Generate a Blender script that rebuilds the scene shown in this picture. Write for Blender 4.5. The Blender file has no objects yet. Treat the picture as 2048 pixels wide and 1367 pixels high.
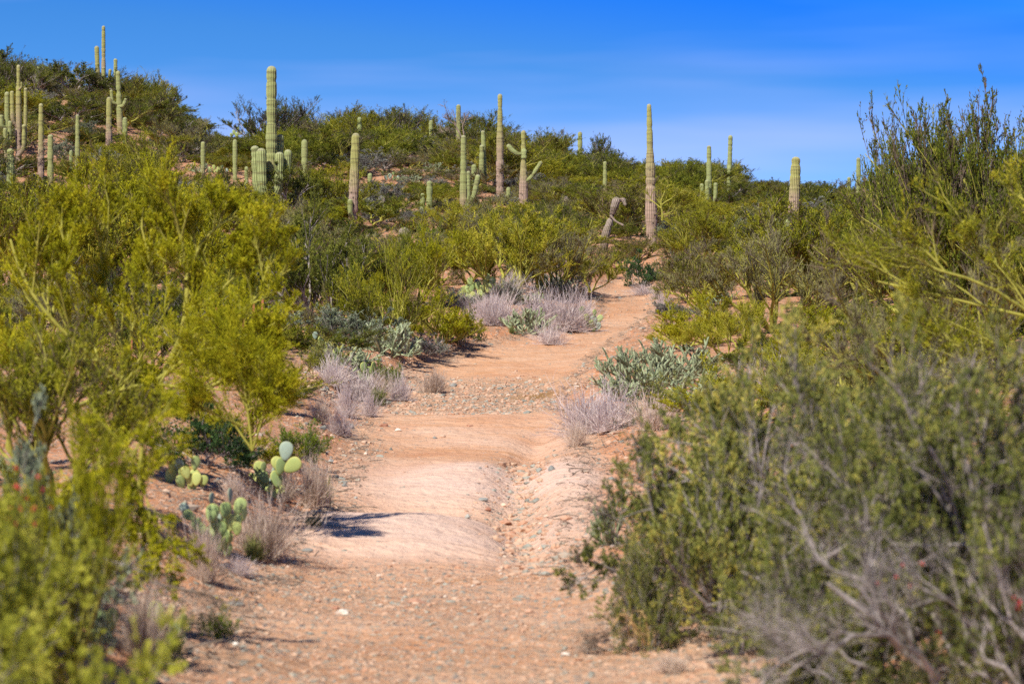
import bpy, math, random
import numpy as np
from mathutils import Vector, Matrix, Euler
C = bpy.context.scene.collection
S = bpy.context.scene
F = 5689.0            # focal length in photo pixels (100 mm lens, 2048 px wide)
CAMZ = 1.7
# ------------------------------------------------------------------ camera, world, sun
cam = bpy.data.cameras.new('camera'); camo = bpy.data.objects.new('camera', cam); C.objects.link(camo)
camo.location = (0, 0, CAMZ); camo.rotation_euler = (math.radians(90), 0, 0)
cam.lens = 100; cam.sensor_width = 36; cam.clip_start = 0.1; cam.clip_end = 6000
cam.dof.use_dof = True; cam.dof.focus_distance = 62; cam.dof.aperture_fstop = 4.2
S.camera = camo
SUN = Vector((-0.40, -0.67, 0.84)).normalized()
elev = math.asin(SUN.z); azim = math.atan2(SUN.x, SUN.y)
w = bpy.data.worlds.new("World"); S.world = w; w.use_nodes = True
nt = w.node_tree; N = nt.nodes; L = nt.links
bg = N['Background']; sky = N.new('ShaderNodeTexSky'); sky.sky_type = 'NISHITA'; sky.sun_disc = False
sky.sun_elevation = elev; sky.sun_rotation = azim; sky.altitude = 900; sky.air_density = 1.0; sky.dust_density = 0.3; sky.ozone_density = 3.0
tc = N.new('ShaderNodeTexCoord'); mp = N.new('ShaderNodeMapping'); mp.inputs['Scale'].default_value = (1, 1, 5.0); mp.inputs['Location'].default_value = (0, 0, 0.10)
L.new(tc.outputs['Generated'], mp.inputs[0])
nrm = N.new('ShaderNodeVectorMath'); nrm.operation = 'NORMALIZE'; L.new(mp.outputs[0], nrm.inputs[0]); L.new(nrm.outputs[0], sky.inputs[0])
hs = N.new('ShaderNodeHueSaturation'); hs.inputs['Saturation'].default_value = 1.35; hs.inputs['Value'].default_value = 2.0; hs.inputs['Hue'].default_value = 0.505
L.new(sky.outputs[0], hs.inputs['Color'])
# thin high cirrus haze
mp2 = N.new('ShaderNodeMapping'); mp2.inputs['Scale'].default_value = (1.6, 1.6, 15); mp2.inputs['Rotation'].default_value = (0, math.radians(4), 0)
L.new(tc.outputs['Generated'], mp2.inputs[0])
cn = N.new('ShaderNodeTexNoise'); cn.inputs['Scale'].default_value = 1.6; cn.inputs['Detail'].default_value = 4; L.new(mp2.outputs[0], cn.inputs[0])
cr = N.new('ShaderNodeMapRange'); cr.inputs['From Min'].default_value = .42; cr.inputs['From Max'].default_value = .8; cr.inputs['To Max'].default_value = .32; L.new(cn.outputs[0], cr.inputs[0])
mx = N.new('ShaderNodeMix'); mx.data_type = 'RGBA'; L.new(cr.outputs[0], mx.inputs[0]); L.new(hs.outputs[0], mx.inputs[6]); mx.inputs[7].default_value = (4.6, 6.3, 10.0, 1)
sp = N.new('ShaderNodeSeparateXYZ'); L.new(tc.outputs['Generated'], sp.inputs[0])
ma = N.new('ShaderNodeMath'); ma.operation = 'MULTIPLY_ADD'; L.new(sp.outputs[0], ma.inputs[0]); ma.inputs[1].default_value = .10; L.new(sp.outputs[2], ma.inputs[2])
tr_ = N.new('ShaderNodeValToRGB'); L.new(ma.outputs[0], tr_.inputs[0]); e_ = tr_.color_ramp.elements
for q in range(3): e_.new(.5)
for q, (ps, cl) in enumerate([(.03, (2.7, 1.42, 1.05)), (.100, (1.9, 1.24, 1.12)), (.132, (.36, .96, 1.48)), (.22, (.35, .45, .55)), (.5, (.33, .33, .36))]): e_[q].position = ps; e_[q].color = (*cl, 1)
mt = N.new('ShaderNodeMix'); mt.data_type = 'RGBA'; mt.blend_type = 'MULTIPLY'; mt.inputs[0].default_value = 1; L.new(mx.outputs[2], mt.inputs[6]); L.new(tr_.outputs[0], mt.inputs[7])
L.new(mt.outputs[2], bg.inputs[0]); bg.inputs[1].default_value = 0.10
sl = bpy.data.lights.new('sun', 'SUN'); sl.energy = 5.0; sl.angle = math.radians(0.53); sl.color = (1, .93, .81)
so = bpy.data.objects.new('sun', sl); C.objects.link(so); so.rotation_euler = SUN.to_track_quat('Z', 'Y').to_euler()
S.view_settings.view_transform = 'Standard'; S.view_settings.look = 'None'; S.view_settings.exposure = 0.42; S.view_settings.gamma = 1
S.cycles.max_bounces = 6; S.cycles.diffuse_bounces = 3; S.cycles.transmission_bounces = 3; S.cycles.transparent_max_bounces = 4
S.cycles.use_denoising = False

# ------------------------------------------------------------------ noise and terrain height
_r = np.random.default_rng(7); PERM = _r.random((512, 512))
def vnoise(x, y):
    xi = np.floor(x).astype(int); yi = np.floor(y).astype(int); fx = x-xi; fy = y-yi
    fx = fx*fx*(3-2*fx); fy = fy*fy*(3-2*fy)
    g = lambda a, b: PERM[a % 512, b % 512]
    return ((g(xi, yi)*(1-fx)+g(xi+1, yi)*fx)*(1-fy)+(g(xi, yi+1)*(1-fx)+g(xi+1, yi+1)*fx)*fy)*2-1
def fbm(x, y, o=4):
    s = 0; a = 1.; t = 0
    for i in range(o):
        s = s+a*vnoise(x*2**i+17.3*i, y*2**i+5.1*i); t += a; a *= .5
    return s/t
def sstep(a, b, x):
    t = np.clip((x-a)/(b-a), 0, 1); return t*t*(3-2*t)
COLS = np.array([-700, 0, 150, 300, 400, 470, 600, 750, 900, 1100, 1300, 1500, 1750, 2048, 2700.])
ROWS = {
 14:  [1150, 1200, 1215, 1240, 1255, 1265, 1290, 1310, 1310, 1310, 1300, 1290, 1240, 1210, 1200],
 20:  [980, 1000, 1010, 1030, 1045, 1055, 1100, 1125, 1140, 1140, 1120, 1090, 1060, 1030, 1020],
 26:  [850, 870, 885, 905, 930, 945, 990, 1020, 1035, 1030, 1000, 970, 950, 930, 920],
 32:  [770, 790, 800, 820, 840, 855, 890, 920, 940, 935, 910, 880, 860, 850, 840],
 41:  [690, 700, 710, 725, 740, 750, 790, 820, 835, 835, 815, 795, 780, 770, 760],
 50:  [650, 655, 660, 670, 680, 690, 715, 735, 740, 750, 740, 730, 715, 700, 690],
 60:  [590, 600, 610, 620, 628, 635, 645, 660, 665, 672, 670, 665, 660, 645, 635],
 70:  [505, 520, 530, 545, 552, 560, 570, 585, 600, 610, 612, 600, 592, 575, 565],
 80:  [430, 440, 455, 475, 485, 495, 505, 515, 525, 540, 555, 550, 540, 522, 510],
 95:  [325, 335, 350, 375, 392, 405, 412, 420, 435, 450, 465, 470, 475, 465, 455],
 110: [235, 245, 262, 300, 322, 340, 345, 350, 362, 385, 410, 425, 440, 440, 435],
 125: [175, 185, 205, 245, 282, 305, 310, 302, 315, 345, 375, 400, 425, 430, 425],
 138: [160, 175, 190, 225, 272, 300, 308, 290, 300, 335, 368, 396, 420, 430, 425],
 155: [190, 200, 215, 250, 300, 330, 335, 318, 325, 360, 390, 415, 435, 440, 440],
 200: [430, 430, 435, 440, 445, 450, 450, 450, 455, 470, 480, 490, 500, 505, 505]}
TY = np.array(sorted(ROWS)); TZ = np.array([[CAMZ+(683-p)*y/F for p in ROWS[y]] for y in TY])
TYe = np.concatenate([[-60, 4], TY, [300, 1000, 6000]]); TZe = np.vstack([np.zeros((1, len(COLS))), TZ[:1]*.8, TZ, np.full((1, len(COLS)), 3.), np.full((1, len(COLS)), -8.), np.full((1, len(COLS)), -30.)])
def _herm(t): return t
def ztable(x, y):
    x = np.asarray(x, float); y = np.asarray(y, float)
    ye = np.maximum(y, 10.); px = np.clip(1024+F*x/ye, COLS[0], COLS[-1])
    i = np.clip(np.searchsorted(TYe, y)-1, 0, len(TYe)-2); ty = np.clip((y-TYe[i])/(TYe[i+1]-TYe[i]), 0, 1)
    j = np.clip(np.searchsorted(COLS, px)-1, 0, len(COLS)-2); tx = (px-COLS[j])/(COLS[j+1]-COLS[j])
    # Catmull-Rom along y, linear along x
    nY = len(TYe)
    def col(jj):
        p0 = TZe[np.maximum(i-1, 0), jj]; p1 = TZe[i, jj]; p2 = TZe[i+1, jj]; p3 = TZe[np.minimum(i+2, nY-1), jj]
        h = TYe[i+1]-TYe[i]; hm = TYe[i]-TYe[np.maximum(i-1, 0)]; hp = TYe[np.minimum(i+2, nY-1)]-TYe[i+1]
        d1 = np.where(hm > 0, (p2-p0)/(h+hm), 0)*h; d2 = np.where(hp > 0, (p3-p1)/(h+hp), 0)*h
        t = ty; return p1*(2*t**3-3*t**2+1)+d1*(t**3-2*t**2+t)+p2*(-2*t**3+3*t**2)+d2*(t**3-t**2)
    sx = tx*tx*(3-2*tx)*.5+tx*.5
    return col(j)*(1-sx)+col(j+1)*sx
# wash: (y, row in photo, left edge px, right edge px)
WASH = np.array([(-40, 0, 0, 0), (9, 0, 0, 0), (14, 1367, 330, 1560), (17.4, 1240, 420, 1350), (20.7, 1150, 520, 1200), (23.5, 1095, 580, 1190), (26, 1048, 640, 1185), (30, 985, 665, 1190),
 (36, 905, 705, 1185), (41, 843, 700, 1160), (46, 824, 690, 1130), (50, 787, 740, 1150), (56, 727, 860, 1200), (60, 692, 960, 1240), (65, 652, 1170, 1290), (70, 617, 1185, 1325), (76, 585, 1190, 1310), (80, 570, 1210, 1290), (86, 556, 1230, 1280), (300, 0, 0, 0)], float)
wy = WASH[:, 0].copy(); wz = CAMZ+(683-WASH[:, 1])*wy/F; wl = (WASH[:, 2]-1024)*wy/F; wr = (WASH[:, 3]-1024)*wy/F
wz[:2] = 0; wl[:2] = -1.9; wr[:2] = 1.5; wz[-1] = wz[-2]; wl[-1] = wl[-2]; wr[-1] = wr[-2]
def washf(x, y):
    z = np.interp(y, wy, wz); a = np.interp(y, wy, wl); b = np.interp(y, wy, wr)
    wob = .12*vnoise(y*1.1, y*0+3.); a = a+wob; b = b+.12*vnoise(y*1.3, y*0+9.)
    bw = np.interp(y, [0, 30, 60, 86], [.75, .7, .5, .4])
    d = np.maximum(a-x, x-b)                 # >0 outside
    m = 1-sstep(-.25, 1, d/bw); m = m*(1-sstep(78, 90, y))
    return z, m, a, b, d
def height(x, y):
    x = np.asarray(x, float); y = np.asarray(y, float)
    zt = ztable(x, y); zw, m, a, b, d = washf(x, y)
    amp = np.interp(y, [0, 30, 60, 100, 140], [.05, .06, .14, .3, .35])
    zt = zt+amp*fbm(x*.35, y*.35, 4)+.05*fbm(x*1.9+9, y*1.9, 3)*np.interp(y, [0, 20, 60], [.5, 1, 1.6])
    u = (x-a)/(b-a)
    # humps and channel across the wash floor
    g = lambda x0, y0, sx, sy: np.exp(-((x-x0)/sx)**2-((y-y0)/sy)**2)
    zw = zw+.24*g(-.95, 24.0, .95, 2.0)+.17*g(-.5, 31, 1.0, 2.6)+.12*g(-.3, 40.8, 1.3, 1.6)-.12*g(-.7, 27.4, 1.2, .9)+.10*g(.62, 29, .35, 5)
    xch = np.interp(y, [12, 20, 26, 30, 34, 38, 44, 50], [.3, .25, .02, .05, .12, .35, .6, .5])
    zw = zw-.13*np.exp(-((x-xch)/.24)**2)*sstep(20, 24, y)*(1-sstep(37, 41, y))
    zw = zw+.10*sstep(.25, 1.0, np.abs(x-(a+b)/2)/np.maximum((b-a)/2, .1))**2
    zw = zw+.04*fbm(x*.8, y*.5, 3)+.022*fbm(x*1.3+3, y*2.6, 4)+.010*fbm(x*6, y*5, 3)
    ed = np.clip(1-np.abs(m*2-1), 0, 1)
    return zt*(1-m)+zw*m+ed*.07*fbm(x*2.2, y*2.2, 3)
def at(px, py, ymin=6., ymax=150.):
    """first ground point seen through photo pixel (px, py)"""
    ys = np.concatenate([np.arange(ymin, 60, .05), np.arange(60, ymax, .1)]); xs = (px-1024)*ys/F
    row = 683-(height(xs, ys)-CAMZ)*F/ys
    k = np.argmax(row <= py)
    if row[k] > py: k = len(ys)-1
    return Vector((float(xs[k]), float(ys[k]), float(height(xs[k], ys[k]))))
def gz(x, y): return float(height(np.array(x), np.array(y)))
def proj(p): return 1024+F*p[0]/p[1], 683-F*(p[2]-CAMZ)/p[1]

# ------------------------------------------------------------------ materials
def mat(name):
    m = bpy.data.materials.new(name); m.use_nodes = True; t = m.node_tree; t.nodes.clear()
    o = t.nodes.new('ShaderNodeOutputMaterial'); return m, t, o
def nd(t, k, **kw):
    n = t.nodes.new(k)
    for a, b in kw.items():
        if a in n.inputs.keys() if isinstance(a, str) else False: n.inputs[a].default_value = b
        else: setattr(n, a, b)
    return n
def ramp(t, fac, stops, interp='LINEAR'):
    r = t.nodes.new('ShaderNodeValToRGB'); r.color_ramp.interpolation = interp; e = r.color_ramp.elements
    while len(e) < len(stops): e.new(.5)
    for k, (p, c) in enumerate(stops): e[k].position = p; e[k].color = (*c, 1)
    t.links.new(fac, r.inputs[0]); return r.outputs[0]
def mixc(t, f, a, b, mode='MIX'):
    n = t.nodes.new('ShaderNodeMix'); n.data_type = 'RGBA'; n.blend_type = mode
    for s, v in ((0, f), (6, a), (7, b)):
        if hasattr(v, 'links'): t.links.new(v, n.inputs[s])
        else: n.inputs[s].default_value = v if s == 0 else (*v, 1)
    return n.outputs[2]
def mth(t, op, a, b=0.):
    n = t.nodes.new('ShaderNodeMath'); n.operation = op; n.use_clamp = False
    for s, v in ((0, a), (1, b)):
        if hasattr(v, 'links'): t.links.new(v, n.inputs[s])
        else: n.inputs[s].default_value = v
    return n.outputs[0]
def noise(t, scale, detail=3, coord='Object', rough=.55, vec=None):
    c = t.nodes.new('ShaderNodeTexCoord'); n = t.nodes.new('ShaderNodeTexNoise')
    n.inputs['Scale'].default_value = scale; n.inputs['Detail'].default_value = detail; n.inputs['Roughness'].default_value = rough
    t.links.new(vec if vec else c.outputs[coord], n.inputs[0]); return n.outputs[0]
def attr(t, name):
    a = t.nodes.new('ShaderNodeAttribute'); a.attribute_name = name; return a.outputs['Fac']
def foliage(name, stops, rnd=.3, transl=.22, rough=.7, spec=.1):
    """colour from the per-leaf 'tint' attribute plus a per-plant shift"""
    m, t, o = mat(name)
    oi = t.nodes.new('ShaderNodeObjectInfo')
    f = mth(t, 'ADD', attr(t, 'tint'), mth(t, 'MULTIPLY', mth(t, 'SUBTRACT', oi.outputs['Random'], .5), rnd))
    f = mth(t, 'ADD', f, mth(t, 'MULTIPLY', mth(t, 'SUBTRACT', noise(t, 2.6, 2), .5), .8))
    col = ramp(t, f, stops)
    p = t.nodes.new('ShaderNodeBsdfPrincipled'); p.inputs['Roughness'].default_value = rough; p.inputs['Specular IOR Level'].default_value = spec
    t.links.new(col, p.inputs[0])
    if transl:
        tr = t.nodes.new('ShaderNodeBsdfTranslucent'); t.links.new(col, tr.inputs[0])
        mxs = t.nodes.new('ShaderNodeMixShader'); mxs.inputs[0].default_value = transl
        t.links.new(p.outputs[0], mxs.inputs[1]); t.links.new(tr.outputs[0], mxs.inputs[2]); t.links.new(mxs.outputs[0], o.inputs[0])
    else: t.links.new(p.outputs[0], o.inputs[0])
    return m
M = {}
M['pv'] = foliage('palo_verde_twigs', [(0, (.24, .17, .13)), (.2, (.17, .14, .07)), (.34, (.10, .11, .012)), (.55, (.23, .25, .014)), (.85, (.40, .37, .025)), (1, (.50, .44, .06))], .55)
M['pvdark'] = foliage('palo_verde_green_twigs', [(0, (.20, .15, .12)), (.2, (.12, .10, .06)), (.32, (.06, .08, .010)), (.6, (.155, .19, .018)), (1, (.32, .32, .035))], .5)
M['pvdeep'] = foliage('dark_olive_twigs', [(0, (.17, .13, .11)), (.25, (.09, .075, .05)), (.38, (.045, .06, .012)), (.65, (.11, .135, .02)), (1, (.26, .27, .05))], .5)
M['pvyel'] = foliage('palo_verde_yellow_twigs', [(0, (.14, .12, .03)), (.25, (.17, .19, .006)), (.55, (.33, .33, .010)), (1, (.58, .52, .03))], .25)
M['pvgrey'] = foliage('bare_twigs', [(0, (.12, .09, .08)), (.4, (.20, .17, .12)), (.7, (.27, .27, .09)), (1, (.38, .36, .14))], .3)
M['creo'] = foliage('creosote_leaves', [(0, (.40, .33, .31)), (.2, (.22, .18, .15)), (.36, (.06, .075, .02)), (.6, (.17, .20, .045)), (.82, (.38, .39, .10)), (1, (.60, .50, .12))], .3)
M['dkgreen'] = foliage('dark_green_leaves', [(0, (.10, .09, .06)), (.35, (.04, .08, .03)), (.8, (.08, .16, .05)), (1, (.16, .26, .08))], .2)
M['brgreen'] = foliage('bright_green_leaves', [(0, (.08, .09, .02)), (.4, (.13, .20, .02)), (.8, (.26, .34, .03)), (1, (.40, .44, .05))], .2)
M['grey'] = foliage('bursage_leaves', [(0, (.11, .09, .09)), (.4, (.20, .19, .17)), (.7, (.30, .33, .27)), (1, (.45, .46, .40))], .3)
M['teal'] = foliage('grey_green_leaves', [(0, (.14, .12, .11)), (.4, (.17, .20, .13)), (.8, (.29, .34, .22)), (1, (.44, .47, .34))], .3)
M['grass'] = foliage('dry_grass', [(0, (.30, .24, .23)), (.35, (.56, .47, .46)), (.7, (.76, .67, .66)), (1, (.86, .78, .74))], .3, .45)
M['grasst'] = foliage('tan_grass', [(0, (.30, .23, .17)), (.35, (.56, .44, .36)), (.7, (.76, .64, .54)), (1, (.86, .75, .65))], .3, .45)
M['greengrass'] = foliage('green_grass', [(0, (.12, .11, .05)), (.5, (.17, .20, .06)), (1, (.36, .38, .12))], .3, .3)
M['cholla'] = foliage('cholla_joints', [(0, (.15, .15, .10)), (.5, (.23, .28, .155)), (1, (.42, .46, .29))], .4, 0)
M['flower'] = foliage('red_petals', [(0, (.55, .03, .05)), (1, (.75, .08, .10))], .1, .3)
M['yflower'] = foliage('yellow_petals', [(0, (.7, .5, .02)), (1, (.8, .62, .04))], .1, .3)
def bark(name, a, b, scale=9):
    m, t, o = mat(name); p = t.nodes.new('ShaderNodeBsdfPrincipled'); p.inputs['Roughness'].default_value = .8
    n = noise(t, scale, 5); t.links.new(ramp(t, n, [(.3, a), (.7, b)]), p.inputs[0])
    bp = t.nodes.new('ShaderNodeBump'); bp.inputs['Strength'].default_value = .4; bp.inputs['Distance'].default_value = .01
    t.links.new(noise(t, 60, 3), bp.inputs['Height']); t.links.new(bp.outputs[0], p.inputs['Normal']); t.links.new(p.outputs[0], o.inputs[0]); return m
M['pvbark'] = bark('palo_verde_bark', (.20, .19, .02), (.40, .38, .06))
M['greybark'] = bark('grey_bark', (.12, .10, .09), (.42, .37, .35))
M['deadwood'] = bark('dead_wood', (.10, .07, .05), (.36, .28, .22))
M['straw'] = bark('straw_stalk', (.40, .24, .10), (.62, .42, .20))
M['post'] = bark('red_steel', (.30, .07, .04), (.50, .16, .09), 30)
M['tape'] = bark('orange_tape', (.80, .09, .03), (.90, .14, .05), 30)

def saguaro_mat(name, green, lower, brownto=.35, pits=.5):
    m, t, o = mat(name); p = t.nodes.new('ShaderNodeBsdfPrincipled'); p.inputs['Roughness'].default_value = .75; p.inputs['Specular IOR Level'].default_value = .2
    oi = t.nodes.new('ShaderNodeObjectInfo')
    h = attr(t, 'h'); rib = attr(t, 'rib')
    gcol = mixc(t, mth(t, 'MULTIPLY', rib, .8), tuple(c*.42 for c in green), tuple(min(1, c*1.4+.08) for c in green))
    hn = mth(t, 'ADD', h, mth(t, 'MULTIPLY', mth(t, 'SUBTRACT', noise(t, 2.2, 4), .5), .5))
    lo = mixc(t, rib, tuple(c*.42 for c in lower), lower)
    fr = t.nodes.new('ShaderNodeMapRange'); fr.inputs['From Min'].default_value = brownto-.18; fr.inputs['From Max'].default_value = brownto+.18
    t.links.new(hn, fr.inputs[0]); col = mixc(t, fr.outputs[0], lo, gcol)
    # horizontal growth bands
    sx = t.nodes.new('ShaderNodeTexCoord'); mpn = t.nodes.new('ShaderNodeMapping'); mpn.inputs['Scale'].default_value = (.6, .6, 11)
    t.links.new(sx.outputs['Object'], mpn.inputs[0]); bn = noise(t, 1, 3, vec=mpn.outputs[0])
    band = t.nodes.new('ShaderNodeMapRange'); band.inputs['From Min'].default_value = .38; band.inputs['From Max'].default_value = .50; t.links.new(bn, band.inputs[0])
    col = mixc(t, mth(t, 'MULTIPLY', mth(t, 'SUBTRACT', 1., band.outputs[0]), .62), col, (.12, .10, .05))
    # crown of pale spines
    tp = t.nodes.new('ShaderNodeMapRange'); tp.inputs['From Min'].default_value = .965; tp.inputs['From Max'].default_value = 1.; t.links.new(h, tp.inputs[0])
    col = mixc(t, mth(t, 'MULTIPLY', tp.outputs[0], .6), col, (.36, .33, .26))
    # pits
    v = t.nodes.new('ShaderNodeTexVoronoi'); v.inputs['Scale'].default_value = 7; t.links.new(sx.outputs['Object'], v.inputs[0])
    pt = mth(t, 'LESS_THAN', v.outputs['Distance'], .27); pm = mth(t, 'MULTIPLY', mth(t, 'MULTIPLY', pt, mth(t, 'SUBTRACT', 1., fr.outputs[0])), pits)
    col = mixc(t, pm, col, (.04, .03, .025))
    t.links.new(col, p.inputs[0]); t.links.new(p.outputs[0], o.inputs[0]); return m
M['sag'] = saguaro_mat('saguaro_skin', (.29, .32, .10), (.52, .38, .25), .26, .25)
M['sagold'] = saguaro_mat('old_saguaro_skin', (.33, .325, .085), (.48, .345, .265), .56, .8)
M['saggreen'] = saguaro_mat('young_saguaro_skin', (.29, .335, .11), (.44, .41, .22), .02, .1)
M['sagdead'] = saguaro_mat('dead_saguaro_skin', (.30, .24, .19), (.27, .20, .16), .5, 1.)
def pad_mat(name, a, b, edge):
    m, t, o = mat(name); p = t.nodes.new('ShaderNodeBsdfPrincipled'); p.inputs['Roughness'].default_value = .6; p.inputs['Specular IOR Level'].default_value = .25
    oi = t.nodes.new('ShaderNodeObjectInfo')
    f = mth(t, 'ADD', mth(t, 'MULTIPLY', oi.outputs['Random'], .6), mth(t, 'MULTIPLY', noise(t, 14, 3), .5)); col = ramp(t, f, [(.2, a), (.85, b)])
    sx = t.nodes.new('ShaderNodeTexCoord'); v = t.nodes.new('ShaderNodeTexVoronoi'); v.inputs['Scale'].default_value = 9; v.inputs['Randomness'].default_value = .3; t.links.new(sx.outputs['Object'], v.inputs[0])
    col = mixc(t, mth(t, 'MULTIPLY', mth(t, 'LESS_THAN', v.outputs['Distance'], .17), .7), col, (.22, .16, .08))
    e = t.nodes.new('ShaderNodeMapRange'); e.inputs['From Min'].default_value = .80; e.inputs['From Max'].default_value = .98; t.links.new(attr(t, 'rim'), e.inputs[0])
    col = mixc(t, mth(t, 'MULTIPLY', e.outputs[0], .7), col, edge)
    t.links.new(col, p.inputs[0]); t.links.new(p.outputs[0], o.inputs[0]); return m
M['pad'] = pad_mat('pear_pad_yellow', (.28, .35, .11), (.46, .51, .17), (.50, .44, .12))
M['padg'] = pad_mat('pear_pad_green', (.22, .32, .12), (.38, .47, .18), (.46, .44, .12))
M['padb'] = pad_mat('pear_pad_blue', (.24, .33, .25), (.34, .42, .34), (.32, .34, .22))

def ground_mat():
    m, t, o = mat('desert_soil'); p = t.nodes.new('ShaderNodeBsdfPrincipled'); p.inputs['Specular IOR Level'].default_value = .15
    tcn = t.nodes.new('ShaderNodeTexCoord'); O = tcn.outputs['Object']
    n1 = noise(t, .55, 5); n2 = noise(t, 3.2, 5, rough=.65); n3 = noise(t, 38, 4, rough=.7)
    soil = ramp(t, n2, [(.25, (.34, .135, .06)), (.5, (.50, .225, .11)), (.75, (.58, .32, .18))])
    wash = attr(t, 'wash'); grav = attr(t, 'gravel'); pale = attr(t, 'pale'); damp = attr(t, 'damp')
    sand = ramp(t, mth(t, 'ADD', mth(t, 'MULTIPLY', n1, .6), mth(t, 'MULTIPLY', n2, .4)), [(.3, (.47, .21, .10)), (.5, (.58, .335, .205)), (.7, (.64, .43, .30))])
    sand = mixc(t, pale, sand, (.69, .495, .40))
    mpn = t.nodes.new('ShaderNodeMapping'); mpn.inputs['Scale'].default_value = (.5, 1.6, 1); t.links.new(O, mpn.inputs[0])
    n4 = noise(t, 1.3, 5, vec=mpn.outputs[0]); st = t.nodes.new('ShaderNodeMapRange'); st.inputs['From Min'].default_value = .50; st.inputs['From Max'].default_value = .68; t.links.new(n4, st.inputs[0])
    sand = mixc(t, mth(t, 'MULTIPLY', st.outputs[0], mth(t, 'SUBTRACT', .6, mth(t, 'MULTIPLY', pale, .42))), sand, (.50, .235, .10))
    col = mixc(t, wash, soil, sand)
    col = mixc(t, mth(t, 'MULTIPLY', attr(t, 'bank'), .8), col, ramp(t, n2, [(.3, (.42, .15, .06)), (.7, (.60, .26, .12))]))
    col = mixc(t, mth(t, 'MULTIPLY', mth(t, 'SUBTRACT', n3, .5), 1.1), col, (.25, .13, .08))
    n3b = t.nodes.new('ShaderNodeMapRange'); n3b.inputs['From Min'].default_value = .55; n3b.inputs['From Max'].default_value = .8; n3b.inputs['To Max'].default_value = .5; t.links.new(noise(t, 90, 2), n3b.inputs[0])
    col = mixc(t, n3b.outputs[0], col, (.76, .58, .46))
    # gravel: two sizes of pebbles with their own colours
    def peb(scale, dens, colr, col):
        mp_ = t.nodes.new('ShaderNodeMapping'); mp_.inputs['Scale'].default_value = (1, .8, 1); t.links.new(O, mp_.inputs[0])
        v = t.nodes.new('ShaderNodeTexVoronoi'); v.inputs['Scale'].default_value = scale; t.links.new(mp_.outputs[0], v.inputs[0])
        sep = t.nodes.new('ShaderNodeSeparateColor'); t.links.new(v.outputs['Color'], sep.inputs[0])
        k = mth(t, 'LESS_THAN', sep.outputs[0], mth(t, 'MULTIPLY', grav, dens)); k = mth(t, 'MULTIPLY', k, mth(t, 'LESS_THAN', v.outputs['Distance'], .48))
        c = ramp(t, sep.outputs[1], colr, 'CONSTANT'); return mixc(t, k, col, c), mth(t, 'MULTIPLY', k, mth(t, 'SUBTRACT', .5, v.outputs['Distance']))
    cs = [(0, (.27, .29, .25)), (.22, (.50, .27, .17)), (.42, (.40, .36, .31)), (.58, (.52, .35, .25)), (.75, (.22, .20, .19)), (.86, (.52, .38, .29))]
    col, h1 = peb(45, .9, cs, col); col, h2 = peb(20, .7, cs, col)
    mo = t.nodes.new('ShaderNodeMapRange'); mo.inputs['From Min'].default_value = .45; mo.inputs['From Max'].default_value = .65; t.links.new(noise(t, 1.7, 5, rough=.7), mo.inputs[0])
    col = mixc(t, mth(t, 'MULTIPLY', mth(t, 'MULTIPLY', mth(t, 'ADD', mo.outputs[0], .35), grav), .55), col, (.37, .215, .125))
    col = mixc(t, damp, col, (.30, .17, .06))
    t.links.new(col, p.inputs[0])
    rr = mth(t, 'SUBTRACT', .95, mth(t, 'MULTIPLY', damp, .45)); t.links.new(rr, p.inputs['Roughness'])
    b1 = t.nodes.new('ShaderNodeBump'); b1.inputs['Strength'].default_value = .7; b1.inputs['Distance'].default_value = .03
    t.links.new(mth(t, 'ADD', mth(t, 'MULTIPLY', n3, .5), mth(t, 'ADD', h1, mth(t, 'MULTIPLY', h2, 1.8))), b1.inputs['Height'])
    b2 = t.nodes.new('ShaderNodeBump'); b2.inputs['Strength'].default_value = .6; b2.inputs['Distance'].default_value = .12
    t.links.new(noise(t, 6, 4), b2.inputs['Height']); t.links.new(b1.outputs[0], b2.inputs['Normal'])
    t.links.new(b2.outputs[0], p.inputs['Normal']); t.links.new(p.outputs[0], o.inputs[0]); return m
M['ground'] = ground_mat()
def rock_mat(name, stops):
    m, t, o = mat(name); p = t.nodes.new('ShaderNodeBsdfPrincipled'); p.inputs['Roughness'].default_value = .85
    f = mth(t, 'ADD', attr(t, 'tint'), mth(t, 'MULTIPLY', mth(t, 'SUBTRACT', noise(t, 18, 4), .5), .35))
    t.links.new(ramp(t, f, stops), p.inputs[0]); t.links.new(p.outputs[0], o.inputs[0]); return m
GC = [(0, (.20, .21, .19)), (.13, (.30, .31, .27)), (.24, (.38, .31, .24)), (.4, (.50, .28, .18)), (.68, (.50, .33, .225)), (.82, (.50, .33, .23)), (.985, (.52, .37, .27)), (1, (.64, .54, .45))]
M['gravel'] = rock_mat('gravel_stones', GC)
M['rockgrey'] = rock_mat('grey_stone', [(0, (.20, .21, .20)), (1, (.36, .36, .33))])
M['rockred'] = rock_mat('red_stone', [(0, (.36, .16, .10)), (1, (.56, .33, .22))])
M['rockwhite'] = rock_mat('white_stone', [(0, (.66, .58, .50)), (1, (.85, .80, .72))])
M['rocktan'] = rock_mat('tan_stone', [(0, (.40, .26, .18)), (1, (.62, .46, .35))])
M['boulder'] = rock_mat('pink_boulder', [(0, (.36, .24, .20)), (1, (.55, .38, .31))])

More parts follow.
